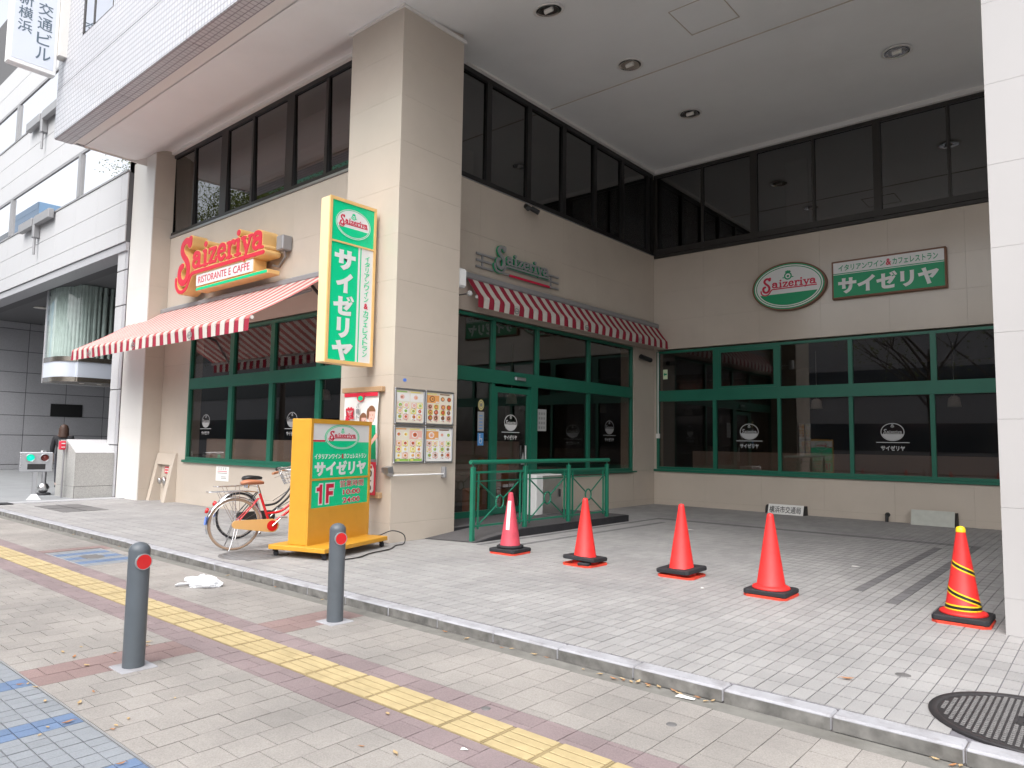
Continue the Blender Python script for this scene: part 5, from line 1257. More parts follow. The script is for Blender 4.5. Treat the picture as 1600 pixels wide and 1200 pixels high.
cone(4.03, .68, 'tall clean red cone in the middle of the row', 'cone_red', .06, ('thick black weight sitting askew on the middle cone', -.10, .052, R(3), R(-2), .148))
cone(5.11, .38, 'scuffed red cone with a thick red collar, fourth in the row', 'cone_red', .0, ('flat black weight under the red collar of the fourth cone', .02, .0225, 0, 0, .142), collar=True)
cone(6.655, .48, 'red cone wound with black and yellow tape beside the white right pillar', 'cone_red', .02, ('black weight on the taped cone by the right pillar', .0, .0225, 0, 0, .152), tape=True, collar=True)

# ------------------------------------------------------------------ bollards
def bollard(x, y, lab):
    t = thing('bollard', lab, 'bollard', (x, y, ZL), 0, 'dark grey bollards on the lower pavement')
    b = MB(); pr = [(.066, 0), (.066, .740)] + [(.066 * math.cos(a), .740 + .056 * math.sin(a)) for a in (math.pi / 2 * k / 8 for k in range(1, 9))]
    pr[-1] = (.0005, .796); b.lathe(pr, 32); b.build('bollard_post', 'bollard_paint', t)
    a = math.atan2(CAM.y - y, CAM.x - x) + .42; n = V((math.cos(a), math.sin(a), 0)); u = V((-n.y, n.x, 0))
    pl = (V((0, 0, .675)) + n * .056, u, V((0, 0, 1)), n)
    b = MB(); b.prism(ell(.047, .047, 26), .016, pl); b.build('reflector', 'reflector_red', t)
    b = MB(); b.band(ell(.052, .052, 26), ell(.0471, .0471, 26), .0165, pl); b.build('reflector_rim', 'grey_metal', t)
    b = MB(); b.cbox(-.11, .11, -.11, .11, -.02, .006, .004); b.build('footing', 'kerb_concrete', t)
bollard(2.771, -4.443, 'dark grey bollard with red reflector, nearer one beside the blue tiles')
bollard(2.734, -2.858, 'dark grey bollard with red reflector in front of the yellow standing sign')

# ------------------------------------------------------------------ bicycles
def bicycle(lab, loc, ang, fm, sm, cm, tm, gm, steer):
    t = thing('bicycle', lab, 'bicycle', loc, ang, 'bicycles parked by the standing sign')
    Rw = .325; hub_r = V((0, 0, Rw)); hub_f = V((1.10, 0, Rw)); bb = V((.45, 0, .29)); st = V((.30, 0, .70)); ht = V((.90, 0, .88)); hb = V((.955, 0, .68))
    turn = []; fk = MB()
    for hc in (hub_r, hub_f):
        w = None
        b = MB(); b.tube([hc + V((math.cos(k * math.pi / 24), 0, math.sin(k * math.pi / 24))) * (Rw - .018) for k in range(49)], .018, 8, False); w = b.build('wheel', tm, t)
        b = MB(); b.lathe([(Rw - .038, -.012), (Rw - .031, -.014), (Rw - .031, .014), (Rw - .038, .012), (Rw - .038, -.012)], 48, hc, (0, 1, 0)); b.build('rim', 'chrome', w)
        b = MB(); b.lathe([(.014, -.06), (.024, -.035), (.024, -.028), (.016, -.02), (.016, .02), (.024, .028), (.024, .035), (.014, .06)], 12, hc, (0, 1, 0)); b.build('hub', 'chrome', w)
        b = MB()
        for k in range(28):
            a = 2 * math.pi * k / 28; s = 1 if k % 2 else -1; a2 = a + s * (.9 if (k // 2) % 2 else -.9)
            b.tube([hc + V((.022 * math.cos(a2), s * .03, .022 * math.sin(a2))), hc + V(((Rw - .036) * math.cos(a), 0, (Rw - .036) * math.sin(a)))], .001, 4, False)
        b.build('spokes', 'grey_metal', w)
        if hc is hub_f: turn += [w] + list(w.children)
    b = MB()
    b.tube([bb, st], .017, 10); b.tube([ht, hb], .020, 10)
    for off in (0, .095):
        b.tube(smooth_pts([ht + V((.012 + off * .25, 0, -.02 - off)), V((.78 + off * .1, 0, .64 - off)), V((.60, 0, .47 - off * .8)), (V((.395, 0, .44)) if off == 0 else bb + V((.0, 0, .01)))], 6), .016, 9)
    for s in (-1, 1):
        b.tube([bb + V((0, s * .03, 0)), hub_r + V((0, s * .058, 0))], .010, 7); b.tube([st + V((-.01, s * .02, -.06)), hub_r + V((0, s * .058, 0))], .0085, 7)
        fk.tube(smooth_pts([hb + V((.01, s * .03, -.02)), V((1.01, s * .048, .55)), V((1.05, s * .05, .42)), hub_f + V((0, s * .05, 0))], 5), .011, 8)
    fk.tube([hb + V((.008, -.04, -.02)), hb + V((.008, .04, -.02))], .014, 8); b.build('frame', fm, t); turn.append(fk.build('fork', fm, t))
    b = MB(); b.tube([st, V((.268, 0, .80))], .0125, 9); b.build('seat_post', 'chrome', t)
    b = MB(); ring = []
    for x, wy, z, tk in ((.06, .05, .835, .03), (.09, .085, .85, .05), (.15, .10, .855, .06), (.22, .075, .852, .055), (.30, .035, .848, .045), (.345, .02, .840, .03)):
        ring.append([(x, wy * math.cos(a), z + (tk * .45 * math.sin(a) if math.sin(a) > 0 else tk * .75 * math.sin(a))) for a in (2 * math.pi * k / 12 for k in range(12))])
    vs = sum(ring, []); b.add(vs, [(12 * i + k, 12 * i + (k + 1) % 12, 12 * i + 12 + (k + 1) % 12, 12 * i + 12 + k) for i in range(5) for k in range(12)] + [tuple(range(12))[::-1], tuple(range(60, 72))], True); sd = b.build('saddle', sm, t)
    b = MB()
    for s in (-1, 1): b = MB(); b.lathe([(.022, -.03), (.024, 0), (.022, .03)], 8, (.13, s * .04, .805), (0, 0, 1)); b.build('saddle_spring', 'chrome', sd)
    for hc, a0, a1 in ((hub_r, R(-12), R(200)), (hub_f, R(10), R(175))):
        b = MB(); n = 22; vs = []
        for k in range(n + 1):
            a = a0 + (a1 - a0) * k / n
            if hc is hub_r: a = math.pi - a + R(6)
            for q, rr_ in ((-.03, Rw + .008), (-.018, Rw + .022), (.018, Rw + .022), (.03, Rw + .008)): vs.append(hc + V((rr_ * math.cos(a), q, rr_ * math.sin(a))))
        b.add(vs, [(4 * i + k, 4 * i + k + 1, 4 * i + 4 + k + 1, 4 * i + 4 + k) for i in range(n) for k in range(3)], True); mg = b.build('mudguard', 'chrome', t)
        if hc is hub_f: turn.append(mg)
    b = MB()
    for s in (-1, 1):
        b.tube(smooth_pts([(.26, s * .03, .72), (.10, s * .06, .735), (-.30, s * .06, .735), (-.33, s * .03, .735)], 4), .006, 6)
        for x in (-.22, -.02): b.tube([(x, s * .06, .735), hub_r + V((0, s * .062, 0))], .004, 5)
    for k in range(6): b.tube([(-.28 + k * .085, -.06, .735), (-.28 + k * .085, .06, .735)], .004, 5)
    b.build('rear_rack', 'chrome', t)
    b = MB(); b.lathe([(.001, 0), (.03, .004), (.036, .02), (.034, .035), (.001, .04)], 14, (-.318, 0, .50), (-1, 0, .35)); b.build('rear_reflector', 'reflector_red', t)
    b = MB(); b.prism([(-.028, -.05), (.028, -.05), (.028, .05), (-.028, .05)], .004, (V((-.350, 0, .385)), V((0, -1, 0)), V((.12, 0, 1)).normalized(), V((-1, 0, .12)).normalized())); b.build('registration_sticker', 'plate_blue', t)
    y = -.058; k = 12
    poly = [(hub_r.x + .05 * math.cos(a), hub_r.z + .05 * math.sin(a)) for a in (math.pi / 2 + math.pi * i / k for i in range(k + 1))] + [(bb.x + .085 * math.cos(a), bb.z + .085 * math.sin(a)) for a in (-math.pi / 2 + math.pi * i / k for i in range(k + 1))]
    b = MB(); b.prism(poly, .026, (V((0, y, 0)), V((1, 0, 0)), V((0, 0, 1)), V((0, -1, 0)))); cc = b.build('chain_case', cm, t)
    b = MB(); b.prism(ell(.068, .068, 24, bb.x, bb.z), .006, (V((0, y - .027, 0)), V((1, 0, 0)), V((0, 0, 1)), V((0, -1, 0)))); b.build('chainring_cover', fm, cc)
    b = MB(); b.tube([(bb.x, .06, bb.z), (bb.x, -.105, bb.z)], .012, 8)
    for s in (-1, 1):
        e = bb + V((.125 * s, -s * .0, .11 * s)); yy = -.10 if s > 0 else .075
        b.tube([(bb.x, yy, bb.z), (e.x, yy, e.z)], .0095, 7)
    cr = b.build('crank', 'chrome', t)
    for s in (-1, 1):
        e = bb + V((.125 * s, 0, .11 * s)); yy = -.145 if s > 0 else .12
        b = MB(); b.cbox(e.x - .04, e.x + .04, yy - .04, yy + .04, e.z - .011, e.z + .011, .006); b.build('pedal', 'grey_metal', cr)
    b = MB(); b.tube([ht, (.885, 0, 1.0)], .0125, 9); b.tube(smooth_pts([(.60, .29, .985), (.68, .285, 1.0), (.80, .25, 1.03), (.87, .12, 1.01), (.885, 0, 1.005), (.87, -.12, 1.01), (.80, -.25, 1.03), (.68, -.285, 1.0), (.60, -.29, .985)], 5), .0115, 9); hbar = b.build('handlebar', 'chrome', t)
    for s in (-1, 1):
        b = MB(); b.tube([(.585, s * .29, .982), (.70, s * .283, 1.003)], .0175, 9); b.build('grip', gm, hbar)
        b = MB(); b.tube(smooth_pts([(.76, s * .262, 1.02), (.72, s * .275, .955), (.62, s * .285, .93)], 4), .005, 6); b.build('brake_lever', 'chrome', hbar)
    b = MB(); x0, x1, z0, z1 = 1.0, 1.27, .80, 1.02
    for q in range(5):
        z = z0 + (z1 - z0) * q / 4; f = .8 + .2 * q / 4; cx = (x0 + x1) / 2; hx, hy = (x1 - x0) / 2 * f, .19 * f
        b.tube([(cx - hx, -hy, z), (cx + hx, -hy, z), (cx + hx, hy, z), (cx - hx, hy, z), (cx - hx, -hy, z)], .0035 if q < 4 else .006, 5)
    for k in range(9):
        for s in (-1, 1):
            u = -1 + k / 4; b.tube([((x0 + x1) / 2 + u * .108, s * .152, z0), ((x0 + x1) / 2 + u * .135, s * .19, z1)], .0025, 4); b.tube([((x0 + x1) / 2 + s * .108, u * .152, z0), ((x0 + x1) / 2 + s * .135, u * .19, z1)], .0025, 4)
    for k in range(6): b.tube([(x0 + .03, -.14 + k * .056, z0), (x1 - .03, -.14 + k * .056, z0)], .0025, 4)
    turn.append(b.build('basket', 'chrome', t)); turn += [hbar] + list(hbar.children)
    b = MB(); b.lathe([(.001, 0), (.03, .0), (.035, .02), (.03, .06), (.001, .07)], 14, (1.06, 0, .745), (1, 0, 0)); turn.append(b.build('head_lamp', 'black_plastic', t))
    b = MB()
    for s in (-1, 1): b.tube(smooth_pts([hub_r + V((0, s * .065, 0)), (-.05, s * .11, .12), (-.09, s * .13, .012)], 4), .007, 6)
    b.tube([(-.09, -.13, .012), (-.09, .13, .012)], .007, 6); b.build('kick_stand', 'chrome', t)
    b = MB(); b.tube(smooth_pts([(.88, .03, 1.0), (.95, .08, .9), (.80, .02, .66), (.55, .02, .5)], 5), .004, 5); b.build('brake_cable', 'black_plastic', t)
    ax = (ht - hb).normalized(); T = Matrix.Translation(ht) @ Matrix.Rotation(steer, 4, ax) @ Matrix.Translation(-ht)
    for o_ in turn: o_.data.transform(T)
    return t
bicycle('red bicycle with brown saddle and tan chain case beside the standing sign', (-.86, -1.80, 0), R(77), 'bike_red', 'saddle_brown', 'tan_plastic', 'tyre_gum', 'grip_brown', R(42))
bicycle('black bicycle parked behind the red one under the street window', (-1.79, -1.25, 0), R(89), 'bike_black', 'black_plastic', 'black_plastic', 'black_rubber', 'black_plastic', R(68))

# ------------------------------------------------------------------ covers in the ground
t = thing('manhole_cover', 'large round iron manhole cover cutting into the kerb at the lower right', 'manhole cover', (7.29, -1.85, .004)); t.scale = (1.06, 1.06, 1); 
b = MB(); b.lathe([(.425, -.03), (.44, .004), (.435, .0095), (.405, .0095), (.40, .004)], 56); b.build('cover_frame', 'iron', t)
b = MB(); b.lathe([(.399, -.02), (.399, .0045), (.0005, .0045)], 48, smooth=False); cv = b.build('cover_plate', 'iron', t)
b = MB()
for i in range(-13, 14):
    for j in range(-13, 14):
        x, y = i * .0285, j * .0285
        if x * x + y * y > .378 ** 2 or (abs(x) < .075 and abs(y) < .075): continue
        b.cbox(x - .0095, x + .0095, y - .0095, y + .0095, .004, .0085, .002)
o = b.build('cover_studs', 'iron_grey', cv); o['kind'] = 'stuff'
b = MB(); b.band([(-.07, -.07), (.07, -.07), (.07, .07), (-.07, .07)], [(-.06, -.06), (.06, -.06), (.06, .06), (-.06, .06)], .008, plane((0, 0, 0), (1, 0, 0), (0, 1, 0))); b.band(ell(.04, .04, 16), ell(.03, .03, 16), .007, plane((0, 0, 0), (1, 0, 0), (0, 1, 0))); b.cbox(-.035, .035, -.006, .006, .004, .007, .001); b.build('cover_badge', 'iron', cv)
def small_cap(x, y, z, r, lab, m='iron_grey'):
    t = thing('round_drain_cover', lab, 'cap', (x, y, z)); b = MB(); b.lathe([(r, -.01), (r, .002), (r * .9, .0035), (.0005, .0035)], 20); b.build('cap_plate', m, t); b = MB(); b.band(ell(r * .8, r * .8, 18), ell(r * .7, r * .7, 18), .0045, plane((0, 0, 0), (1, 0, 0), (0, 1, 0))); b.build('cap_ring', m, t)
small_cap(6.60, -1.41, 0, .045, 'small round grey cap in the tiles left of the large manhole cover')
small_cap(5.81, -2.93, ZL, .028, 'small dark cap in the grey pavers near the kerb')
small_cap(4.93, -3.43, ZL, .026, 'small dark cap on the purple band beside the yellow strip')
t = thing('manhole_cover', 'round dull grey cover in the tiles beneath the red bicycle', 'manhole cover', (-.36, -1.80, 0))
b = MB(); b.lathe([(.40, -.02), (.41, .003), (.395, .006), (.37, .005), (.365, .003)], 40); b.build('cover_frame', 'iron_grey', t); b = MB(); b.lathe([(.364, -.02), (.364, .003), (.0005, .004)], 40); b.build('cover_plate', 'iron_grey', t)
b = MB()
for k in range(-3, 4): b.cbox(-.28, .28, k * .085 - .008, k * .085 + .008, .003, .0065, .002)
b.build('cover_ribs', 'iron_grey', t)
# square inlaid cover with blue and grey tiles
t = thing('tiled_cover', 'square cover inlaid with blue and grey tiles beside the yellow strip', 'cover', (-1.99, -3.01, ZL)); o = (-1.99, -3.01, ZL)
b = MB(); x0, x1, y0, y1 = -2.65, -1.32, -3.335, -2.69
for a in ((x0, x1, y0, y0 + .02), (x0, x1, y1 - .02, y1), (x0, x0 + .02, y0 + .02, y1 - .02), (x1 - .02, x1, y0 + .02, y1 - .02)): b.box(*a, ZL - .02, ZL + .003)
b.build('cover_frame', 'grey_metal', t, o)
b = MB(); b.box(x0 + .02, x1 - .02, y0 + .02, y1 - .02, ZL - .02, ZL - .006); b.build('cover_bed', 'grout', t, o)
nx, ny = 14, 6; sx, sy = (x1 - x0 - .04) / nx, (y1 - y0 - .04) / ny; ms = {}
for i in range(nx):
    for j in range(ny):
        cx, cy = x0 + .02 + (i + .5) * sx, y0 + .02 + (j + .5) * sy
        if ((cx + 1.99) / .15) ** 2 + ((cy + 3.01) / .12) ** 2 < 1: continue
        mm_ = 'lane_blue' if (i // 2) % 2 else 'lane_grey'
        if mm_ not in ms: q = MB().use(mm_); q.box(-sx / 2 + .003, sx / 2 - .003, -sy / 2 + .003, sy / 2 - .003, -.008, .001, False); ms[mm_] = q.mesh('tile')
        p = link(bpy.data.objects.new('tile', ms[mm_]), t); p.location = (cx + 1.99, cy + 3.01, 0)
b = MB(); b.prism(ell(.15, .12, 24, 0, 0), .012, plane((-1.99, -3.01, ZL - .009), (1, 0, 0), (0, 1, 0))); b.build('cover_badge', 'iron_grey', t, o)
t = thing('checker_plate', 'long dark service cover in the far tiles near the stone block', 'cover', (-7.9, -1.35, 0)); o = (-7.9, -1.35, 0)
b = MB(); b.box(-8.72, -7.10, -1.72, -.95, -.01, .005); b.build('cover_plate', 'iron_grey', t, o); b = MB(); b.box(-8.72, -7.10, -1.345, -1.33, .0051, .008); b.box(-7.93, -7.915, -1.72, -.95, .0052, .0078); b.build('cover_seam', 'iron', t, o)

# ------------------------------------------------------------------ things by the driveway
t = thing('stone_block', 'speckled stone block with a sloping pale top beside the driveway', 'block', (-10.7, 0, 0)); o = (-10.7, 0, 0)
X0, X1, Y0, Y1 = -11.30, -10.15, -.56, .62
b = MB(); b.box(X0 + .02, X1 - .01, Y0 + .02, Y1, 0, 1.0); b.build('block_core', 'stone_joint', t, o)
def slab(x0, x1, y0, y1, z0, z1): b = MB(); b.cbox(x0, x1, y0, y1, z0, z1, .005); b.build('stone_slab', 'granite_speckled', t, o)
for y0, y1 in ((Y0 + .013, .40), (.408, Y1)): slab(X1 - .012, X1 + .012, y0, y1, .27, 1.014); slab(X1 - .012, X1 + .012, y0, y1, 0, .262)
for x0, x1 in ((X0, -10.86), (-10.85, X1 - .013)): slab(x0, x1, Y0 - .012, Y0 + .012, 0, .262)
pl = plane((0, Y0 + .012, 0), (1, 0, 0), (0, 0, 1))
for poly in ([(X0, .27), (-10.86, .27), (-10.86, 1.30), (-11.12, 1.30), (X0, 1.12)], [(-10.85, .27), (X1 + .012, .27), (X1 + .012, 1.014), (-10.80, 1.30), (-10.85, 1.30)]):
    b = MB(); b.prism(poly, .024, pl); b.build('stone_slab', 'granite_speckled', t, o)
b = MB(); b.add([(X1 + .012, Y0 - .004, 1.02), (X1 + .012, .40, 1.02), (-10.78, .52, 1.315), (-10.78, Y0 - .004, 1.315), (X0, Y0 - .004, 1.315), (X0, .62, 1.315), (-10.78, .62, 1.315), (X1 + .012, .62, 1.02), (X0, .62, 1.0), (X0, Y0, 1.0)], [(0, 1, 2, 3), (3, 2, 6, 5, 4), (1, 7, 6, 2), (7, 8, 5, 6), (4, 5, 8, 9)]); b.build('cap_stone', 'granite_light', t, o)
t = thing('call_post', 'small red call box on a thin post against the stone block', 'call box', (-10.72, -.66, 0)); o = (-10.72, -.66, 0)
b = MB(); b.tube([(-10.66, -.64, .0), (-10.66, -.64, 1.10)], .02, 7); b.build('post', 'grey_metal', t, o); b = MB(); b.cbox(-10.72, -10.60, -.74, -.62, 1.08, 1.28, .015); b.build('call_box', 'sign_red_bright', t, o)
b = MB(); pl = plane((-10.599, -.74, 1.08), (0, 1, 0), (0, 0, 1)); b.prism([(.02, .13), (.10, .13), (.10, .155), (.02, .155)], .001, pl); b.prism([(.02, .05), (.10, .05), (.10, .07), (.02, .07)], .001, pl); b.build('box_print', 'sign_white', t, o)
t = thing('signal_stand', 'steel driveway signal panel on a post with a lit green lamp', 'signal', (-10.42, -1.24, 0), R(-16))
b = MB(); b.cbox(-.06, .06, -.32, .30, .60, 1.03, .015); b.build('signal_panel', 'aluminium', t)
b = MB(); b.add([(-.14, -.15, 0), (.14, -.15, 0), (.14, .13, 0), (-.14, .13, 0), (-.05, -.06, .12), (.05, -.06, .12), (.05, .04, .12), (-.05, .04, .12)], [(0, 1, 5, 4), (1, 2, 6, 5), (2, 3, 7, 6), (3, 0, 4, 7), (4, 5, 6, 7)]); b.cbox(-.045, .045, -.055, .035, .115, .61, .01); b.build('post', 'aluminium', t)
for y, m in ((-.11, 'lamp_green'), (.15, 'lamp_red_off')):
    b = MB(); b.lathe([(.085, -.01), (.085, .06), (.076, .06), (.076, 0)], 22, (.061, y, .91), (1, 0, 0)); hd = b.build('lamp_hood', 'aluminium', t)
    b = MB(); b.lathe([(.075, 0), (.06, .02), (.001, .03)], 22, (.062, y, .91), (1, 0, 0)); b.build('lamp_lens', m, hd)
b = MB(); b.box(.0605, .067, -.16, .17, .655, .775); b.build('display', 'black_plastic', t)
b = MB()
for z in (.70, .74, .78, .90, .94, .98): b.lathe([(.012, 0), (.008, .006)], 8, (.061, -.285, z), (1, 0, 0))
b.build('rivets', 'chrome', t)
t = thing('gate_post', 'slim steel gate post with a round base beside the stone block', 'post', (-11.62, -.72, 0))
b = MB(); b.tube([(.02, 0, .2), (.02, 0, 1.05)], .05, 10); b.tube([(-.14, .03, .2), (-.14, .03, .85)], .03, 8); b.build('post', 'aluminium', t); b = MB(); b.lathe([(.001, -.13), (.09, -.09), (.13, 0), (.09, .09), (.001, .13)], 18, (0, 0, .17)); b.build('base_ball', 'steel', t); b = MB(); b.lathe([(.16, 0), (.16, .05), (.13, .06)], 18); b.build('base_plate', 'black_rubber', t)
b = MB()
for z in (.86, 1.0): b.lathe([(.04, -.06), (.06, 0), (.04, .06)], 12, (-.14, .0, z), (0, -1, 0))
b.build('hinge', 'steel', t)
b = MB(); b.box(-9.77, -9.35, -2.30, -1.9, -.07, .02); t = tag(b.build('ramp_wedge', 'black_rubber', None, (-9.56, -2.1, 0)), 'dark rubber ramp wedge at the far end of the kerb', 'ramp wedge'); t.location = (-9.56, -2.1, 0)  # a solid rubber wedge rather than a grate

# plastic bag lying on the lower pavement
t = thing('plastic_bag', 'crumpled white plastic bag lying on the grey pavers', 'bag', (.66, -2.93, ZL + .003), R(40))
me = bpy.data.meshes.new('bag_body'); bm = bmesh.new(); bmesh.ops.create_icosphere(bm, subdivisions=4, radius=1)
for v in bm.verts:
    p = v.co.copy(); n1 = noise.noise(p * 1.7 + V((3, 1, 0))) ; n2 = abs(noise.noise(p * 4.1)); n3 = abs(noise.noise(p * 9))
    k = 1 + .35 * n1 - .25 * n2 - .12 * n3; tap = 1 - .45 * max(0, p.x) ** 2
    v.co = V((p.x * .20 * k, p.y * .095 * k * tap, max(0, (p.z + .35) * .085 * k * tap)))
bm.to_mesh(me); bm.free(); me.materials.append(M['bag_plastic']); me.polygons.foreach_set('use_smooth', [False] * len(me.polygons)); link(bpy.data.objects.new('bag_body', me), t)
b = MB(); b.tube(smooth_pts([(-.15, -.02, .03), (-.22, -.05, .03), (-.27, -.02, .008), (-.24, .03, .006), (-.17, .05, .02)], 5), .010, 6); b.build('bag_handle', 'bag_plastic', t)

# fallen leaves, one object each
def leaf_mesh(seed, m, ln, wd):
    q = random.Random(seed); b = MB().use(m); rows = []; n = 6; cu = q.uniform(.2, .9); tw = q.uniform(-.6, .6)
    vs = []
    for i in range(n + 1):
        u = i / n; w = wd * math.sin(math.pi * min(1, u * .92 + .04)) ** .8 * (1 - .3 * u); z = .004 + cu * ln * .22 * (2 * u - 1) ** 2 + q.uniform(0, .002)
        for s in (-1, 0, 1): vs.append((ln * (u - .5), s * w * .5, z + (abs(s) * w * (.25 + .2 * tw * (2 * u - 1)))))
    b.add(vs, [(3 * i + k, 3 * i + k + 1, 3 * i + 3 + k + 1, 3 * i + 3 + k) for i in range(n) for k in range(2)], True)
    b.tube([(-ln * .5, 0, .004 + cu * ln * .22), (-ln * .75, 0, .006)], .0012, 4); return b.mesh('fallen_leaf')
LM = [leaf_mesh(k, 'leaf_tan' if k % 3 else 'leaf_brown', .05 + .008 * (k % 4), .026 + .005 * (k % 3)) for k in range(8)]
leaves = [('small dry leaf on the blue and grey tiled lane', 'leaves on the tiled lane', ZL + .002, [(2.66, -5.04), (2.66, -5.0), (3.06, -5.03), (3.48, -5.05), (3.48, -5.14), (3.56, -5.2), (4.18, -5.06), (2.77, -4.99)]),
          ('small dry leaf on the grey pavers around the nearer bollard', 'leaves around the nearer bollard', ZL + .001, [(3.75, -4.93), (3.71, -4.9), (3.22, -4.91), (3.09, -4.79), (3.52, -4.52), (2.54, -4.64), (2.29, -4.63), (2.12, -4.64), (2.38, -4.41), (2.07, -4.51), (2.29, -4.15), (2.36, -4.2), (3.65, -4.82)]),
          ('small dry leaf on the near pavers and purple band in front of the yellow strip', 'leaves in front of the yellow strip', ZL + .001, [(4.61, -3.86), (4.82, -4.21), (5.01, -4.15)]),
          ('dry brown leaf lying in the gutter under the kerb', 'leaves in the gutter', ZL + .000, [(4.23, -2.49), (4.29, -2.46), (4.5, -2.46), (4.6, -2.45), (4.94, -2.49), (5.08, -2.5), (5.18, -2.52), (5.23, -2.48), (5.26, -2.50), (5.29, -2.49), (5.34, -2.47), (5.4, -2.47), (5.42, -2.49), (5.48, -2.46), (5.58, -2.46), (5.62, -2.48), (5.74, -2.47), (5.79, -2.49), (5.82, -2.46), (7.02, -2.48), (7.06, -2.46), (6.95, -2.46), (3.63, -2.47), (3.88, -2.49), (-6.2, -2.46), (-5.92, -2.46), (-4.3, -2.47), (-2.66, -2.46), (-3.63, -2.46), (2.0, -2.47), (1.2, -2.46), (.3, -2.48)])]
k = 0
for lab, grp, z, pts_ in leaves:
    for x, y in pts_:
        o = bpy.data.objects.new('fallen_leaf', LM[k % 8]); link(o); o.location = (x + rng.uniform(-.01, .01), y, z); sc = rng.uniform(.45, .85); o.scale = (sc, sc, sc); o.rotation_euler = (0, 0, rng.uniform(0, 6.28)); tag(o, lab, 'leaf', grp); k += 1
o = link(bpy.data.objects.new('fallen_leaf', LM[0])); o.location = (6.367, -1.747, .001); o.scale = (1.5, 1.3, 1); o.rotation_euler = (0, 0, .4); tag(o, 'single long brown leaf on the upper grey tiles left of the manhole cover', 'leaf')
def scrap(x, y, z, s, lab, rz):
    b = MB(); b.add([(-s, -s * .3, .002), (s, -s * .4, .006), (s * .9, s * .3, .002), (-s * .8, s * .4, .008), (0, 0, .012)], [(0, 1, 4), (1, 2, 4), (2, 3, 4), (3, 0, 4)]); t = tag(b.build('paper_scrap', 'paper_white'), lab, 'litter'); t.location = (x, y, z); t.rotation_euler = (0, 0, rz)
scrap(5.68, -2.51, ZL, .06, 'torn white paper scrap in the gutter', .1); scrap(5.22, -3.90, ZL + .001, .02, 'tiny white scrap on the purple band by the yellow strip', .5)
scrap(2.19, 4.58, .001, .06, 'white litter strip on the forecourt tiles behind the middle cones', .9); scrap(5.25, 2.7, .001, .05, 'white litter strip on the forecourt tiles behind the fourth cone', .2); scrap(4.5, .2, .001, .02, 'tiny white scrap on the tiles between middle and fourth cone', .2)

# ------------------------------------------------------------------ person behind the stone block
t = thing('person', 'person in a black coat with long brown hair, half hidden behind the stone block', 'person', (-14.2, .46, 0), R(62)); t.scale = (1.03, 1.03, 1.03)
def skin(name, verts, edges, radii, m, par, sub=2, root=0):
    me = bpy.data.meshes.new(name); me.from_pydata(verts, edges, []); o = bpy.data.objects.new(name, me); link(o)
    sk = o.modifiers.new('s', 'SKIN'); 
    for i, r in enumerate(radii): d = me.skin_vertices[0].data[i]; d.radius = (r, r) if isinstance(r, (int, float)) else r; d.use_root = (i == root)
    sb = o.modifiers.new('u', 'SUBSURF'); sb.levels = sub; sb.render_levels = sub
    dg = bpy.context.evaluated_depsgraph_get(); dg.update(); me2 = bpy.data.meshes.new_from_object(o.evaluated_get(dg)); bpy.data.objects.remove(o, do_unlink=True)
    me2.materials.clear(); me2.materials.append(M[m]); me2.name = name
    for p in me2.polygons: p.use_smooth = True
    return link(bpy.data.objects.new(name, me2), par)
H = 1.0
vb = [(0, 0, .90), (0, 0, 1.05), (0, 0, 1.22), (0, 0, 1.34), (0, 0, 1.41), (0, .01, 1.50), (0, .02, 1.59)]
eb = [(0, 1), (1, 2), (2, 3), (3, 4), (4, 5), (5, 6)]; rb = [(.14, .10), (.125, .09), (.15, .10), (.10, .075), (.052, .052), (.085, .095), (.07, .08)]
def chain(start, pts, rads):
    i = start
    for p, r in zip(pts, rads): vb.append(p); rb.append(r); eb.append((i, len(vb) - 1)); i = len(vb) - 1
    return i
for s in (-1, 1):
    w = chain(3, [(s * .17, 0, 1.31), (s * .23, .01, 1.05), (s * .24, .06, .82), (s * .24, .08, .75)], [.055, .042, .032, .030])
    for dx, ln in ((-.022, .075), (-.008, .088), (.008, .083), (.022, .066)): chain(w, [(s * .24, .08 + dx, .70), (s * .235, .085 + dx, .70 - ln * .6), (s * .225, .09 + dx, .70 - ln)], [.011, .009, .008])
    chain(w, [(s * .225, .115, .715), (s * .215, .135, .68)], [.011, .009])
    chain(0, [(s * .09, 0, .82), (s * .095, .01, .47), (s * .095, -.02, .09), (s * .095, .06, .045), (s * .10, .14, .035)], [.085, .058, .042, .040, .034])
body = skin('body', vb, eb, rb, 'skin', t)
vb2 = [(0, 0, .60), (0, 0, .90), (0, 0, 1.08), (0, 0, 1.24), (0, 0, 1.35)]; ce = [(0, 1), (1, 2), (2, 3), (3, 4)]; cr_ = [(.20, .16), (.175, .13), (.155, .115), (.175, .12), (.09, .085)]
for s in (-1, 1):
    i = 3
    for p, r in (((s * .19, 0, 1.31), .075), ((s * .245, .01, 1.05), .062), ((s * .255, .06, .84), .052)):
        vb2.append(p); cr_.append(r); ce.append((i, len(vb2) - 1)); i = len(vb2) - 1
skin('coat', vb2, ce, cr_, 'coat_black', t)
v3 = [(0, 0, .88)]; e3 = []; r3 = [(.13, .10)]
for s in (-1, 1):
    i = 0
    for p, r in (((s * .09, 0, .78), .10), ((s * .095, .01, .47), .075), ((s * .095, -.02, .10), .06)): v3.append(p); r3.append(r); e3.append((i, len(v3) - 1)); i = len(v3) - 1
skin('trousers', v3, e3, r3, 'trousers_dark', t)
for s in (-1, 1):
    b = MB(); b.cbox(s * .095 - .045, s * .095 + .045, -.06, .20, 0, .075, .025); b.build('shoe', 'shoe_black', t)
hm = bpy.data.meshes.new('hair'); bm = bmesh.new(); bmesh.ops.create_icosphere(bm, subdivisions=4, radius=1)
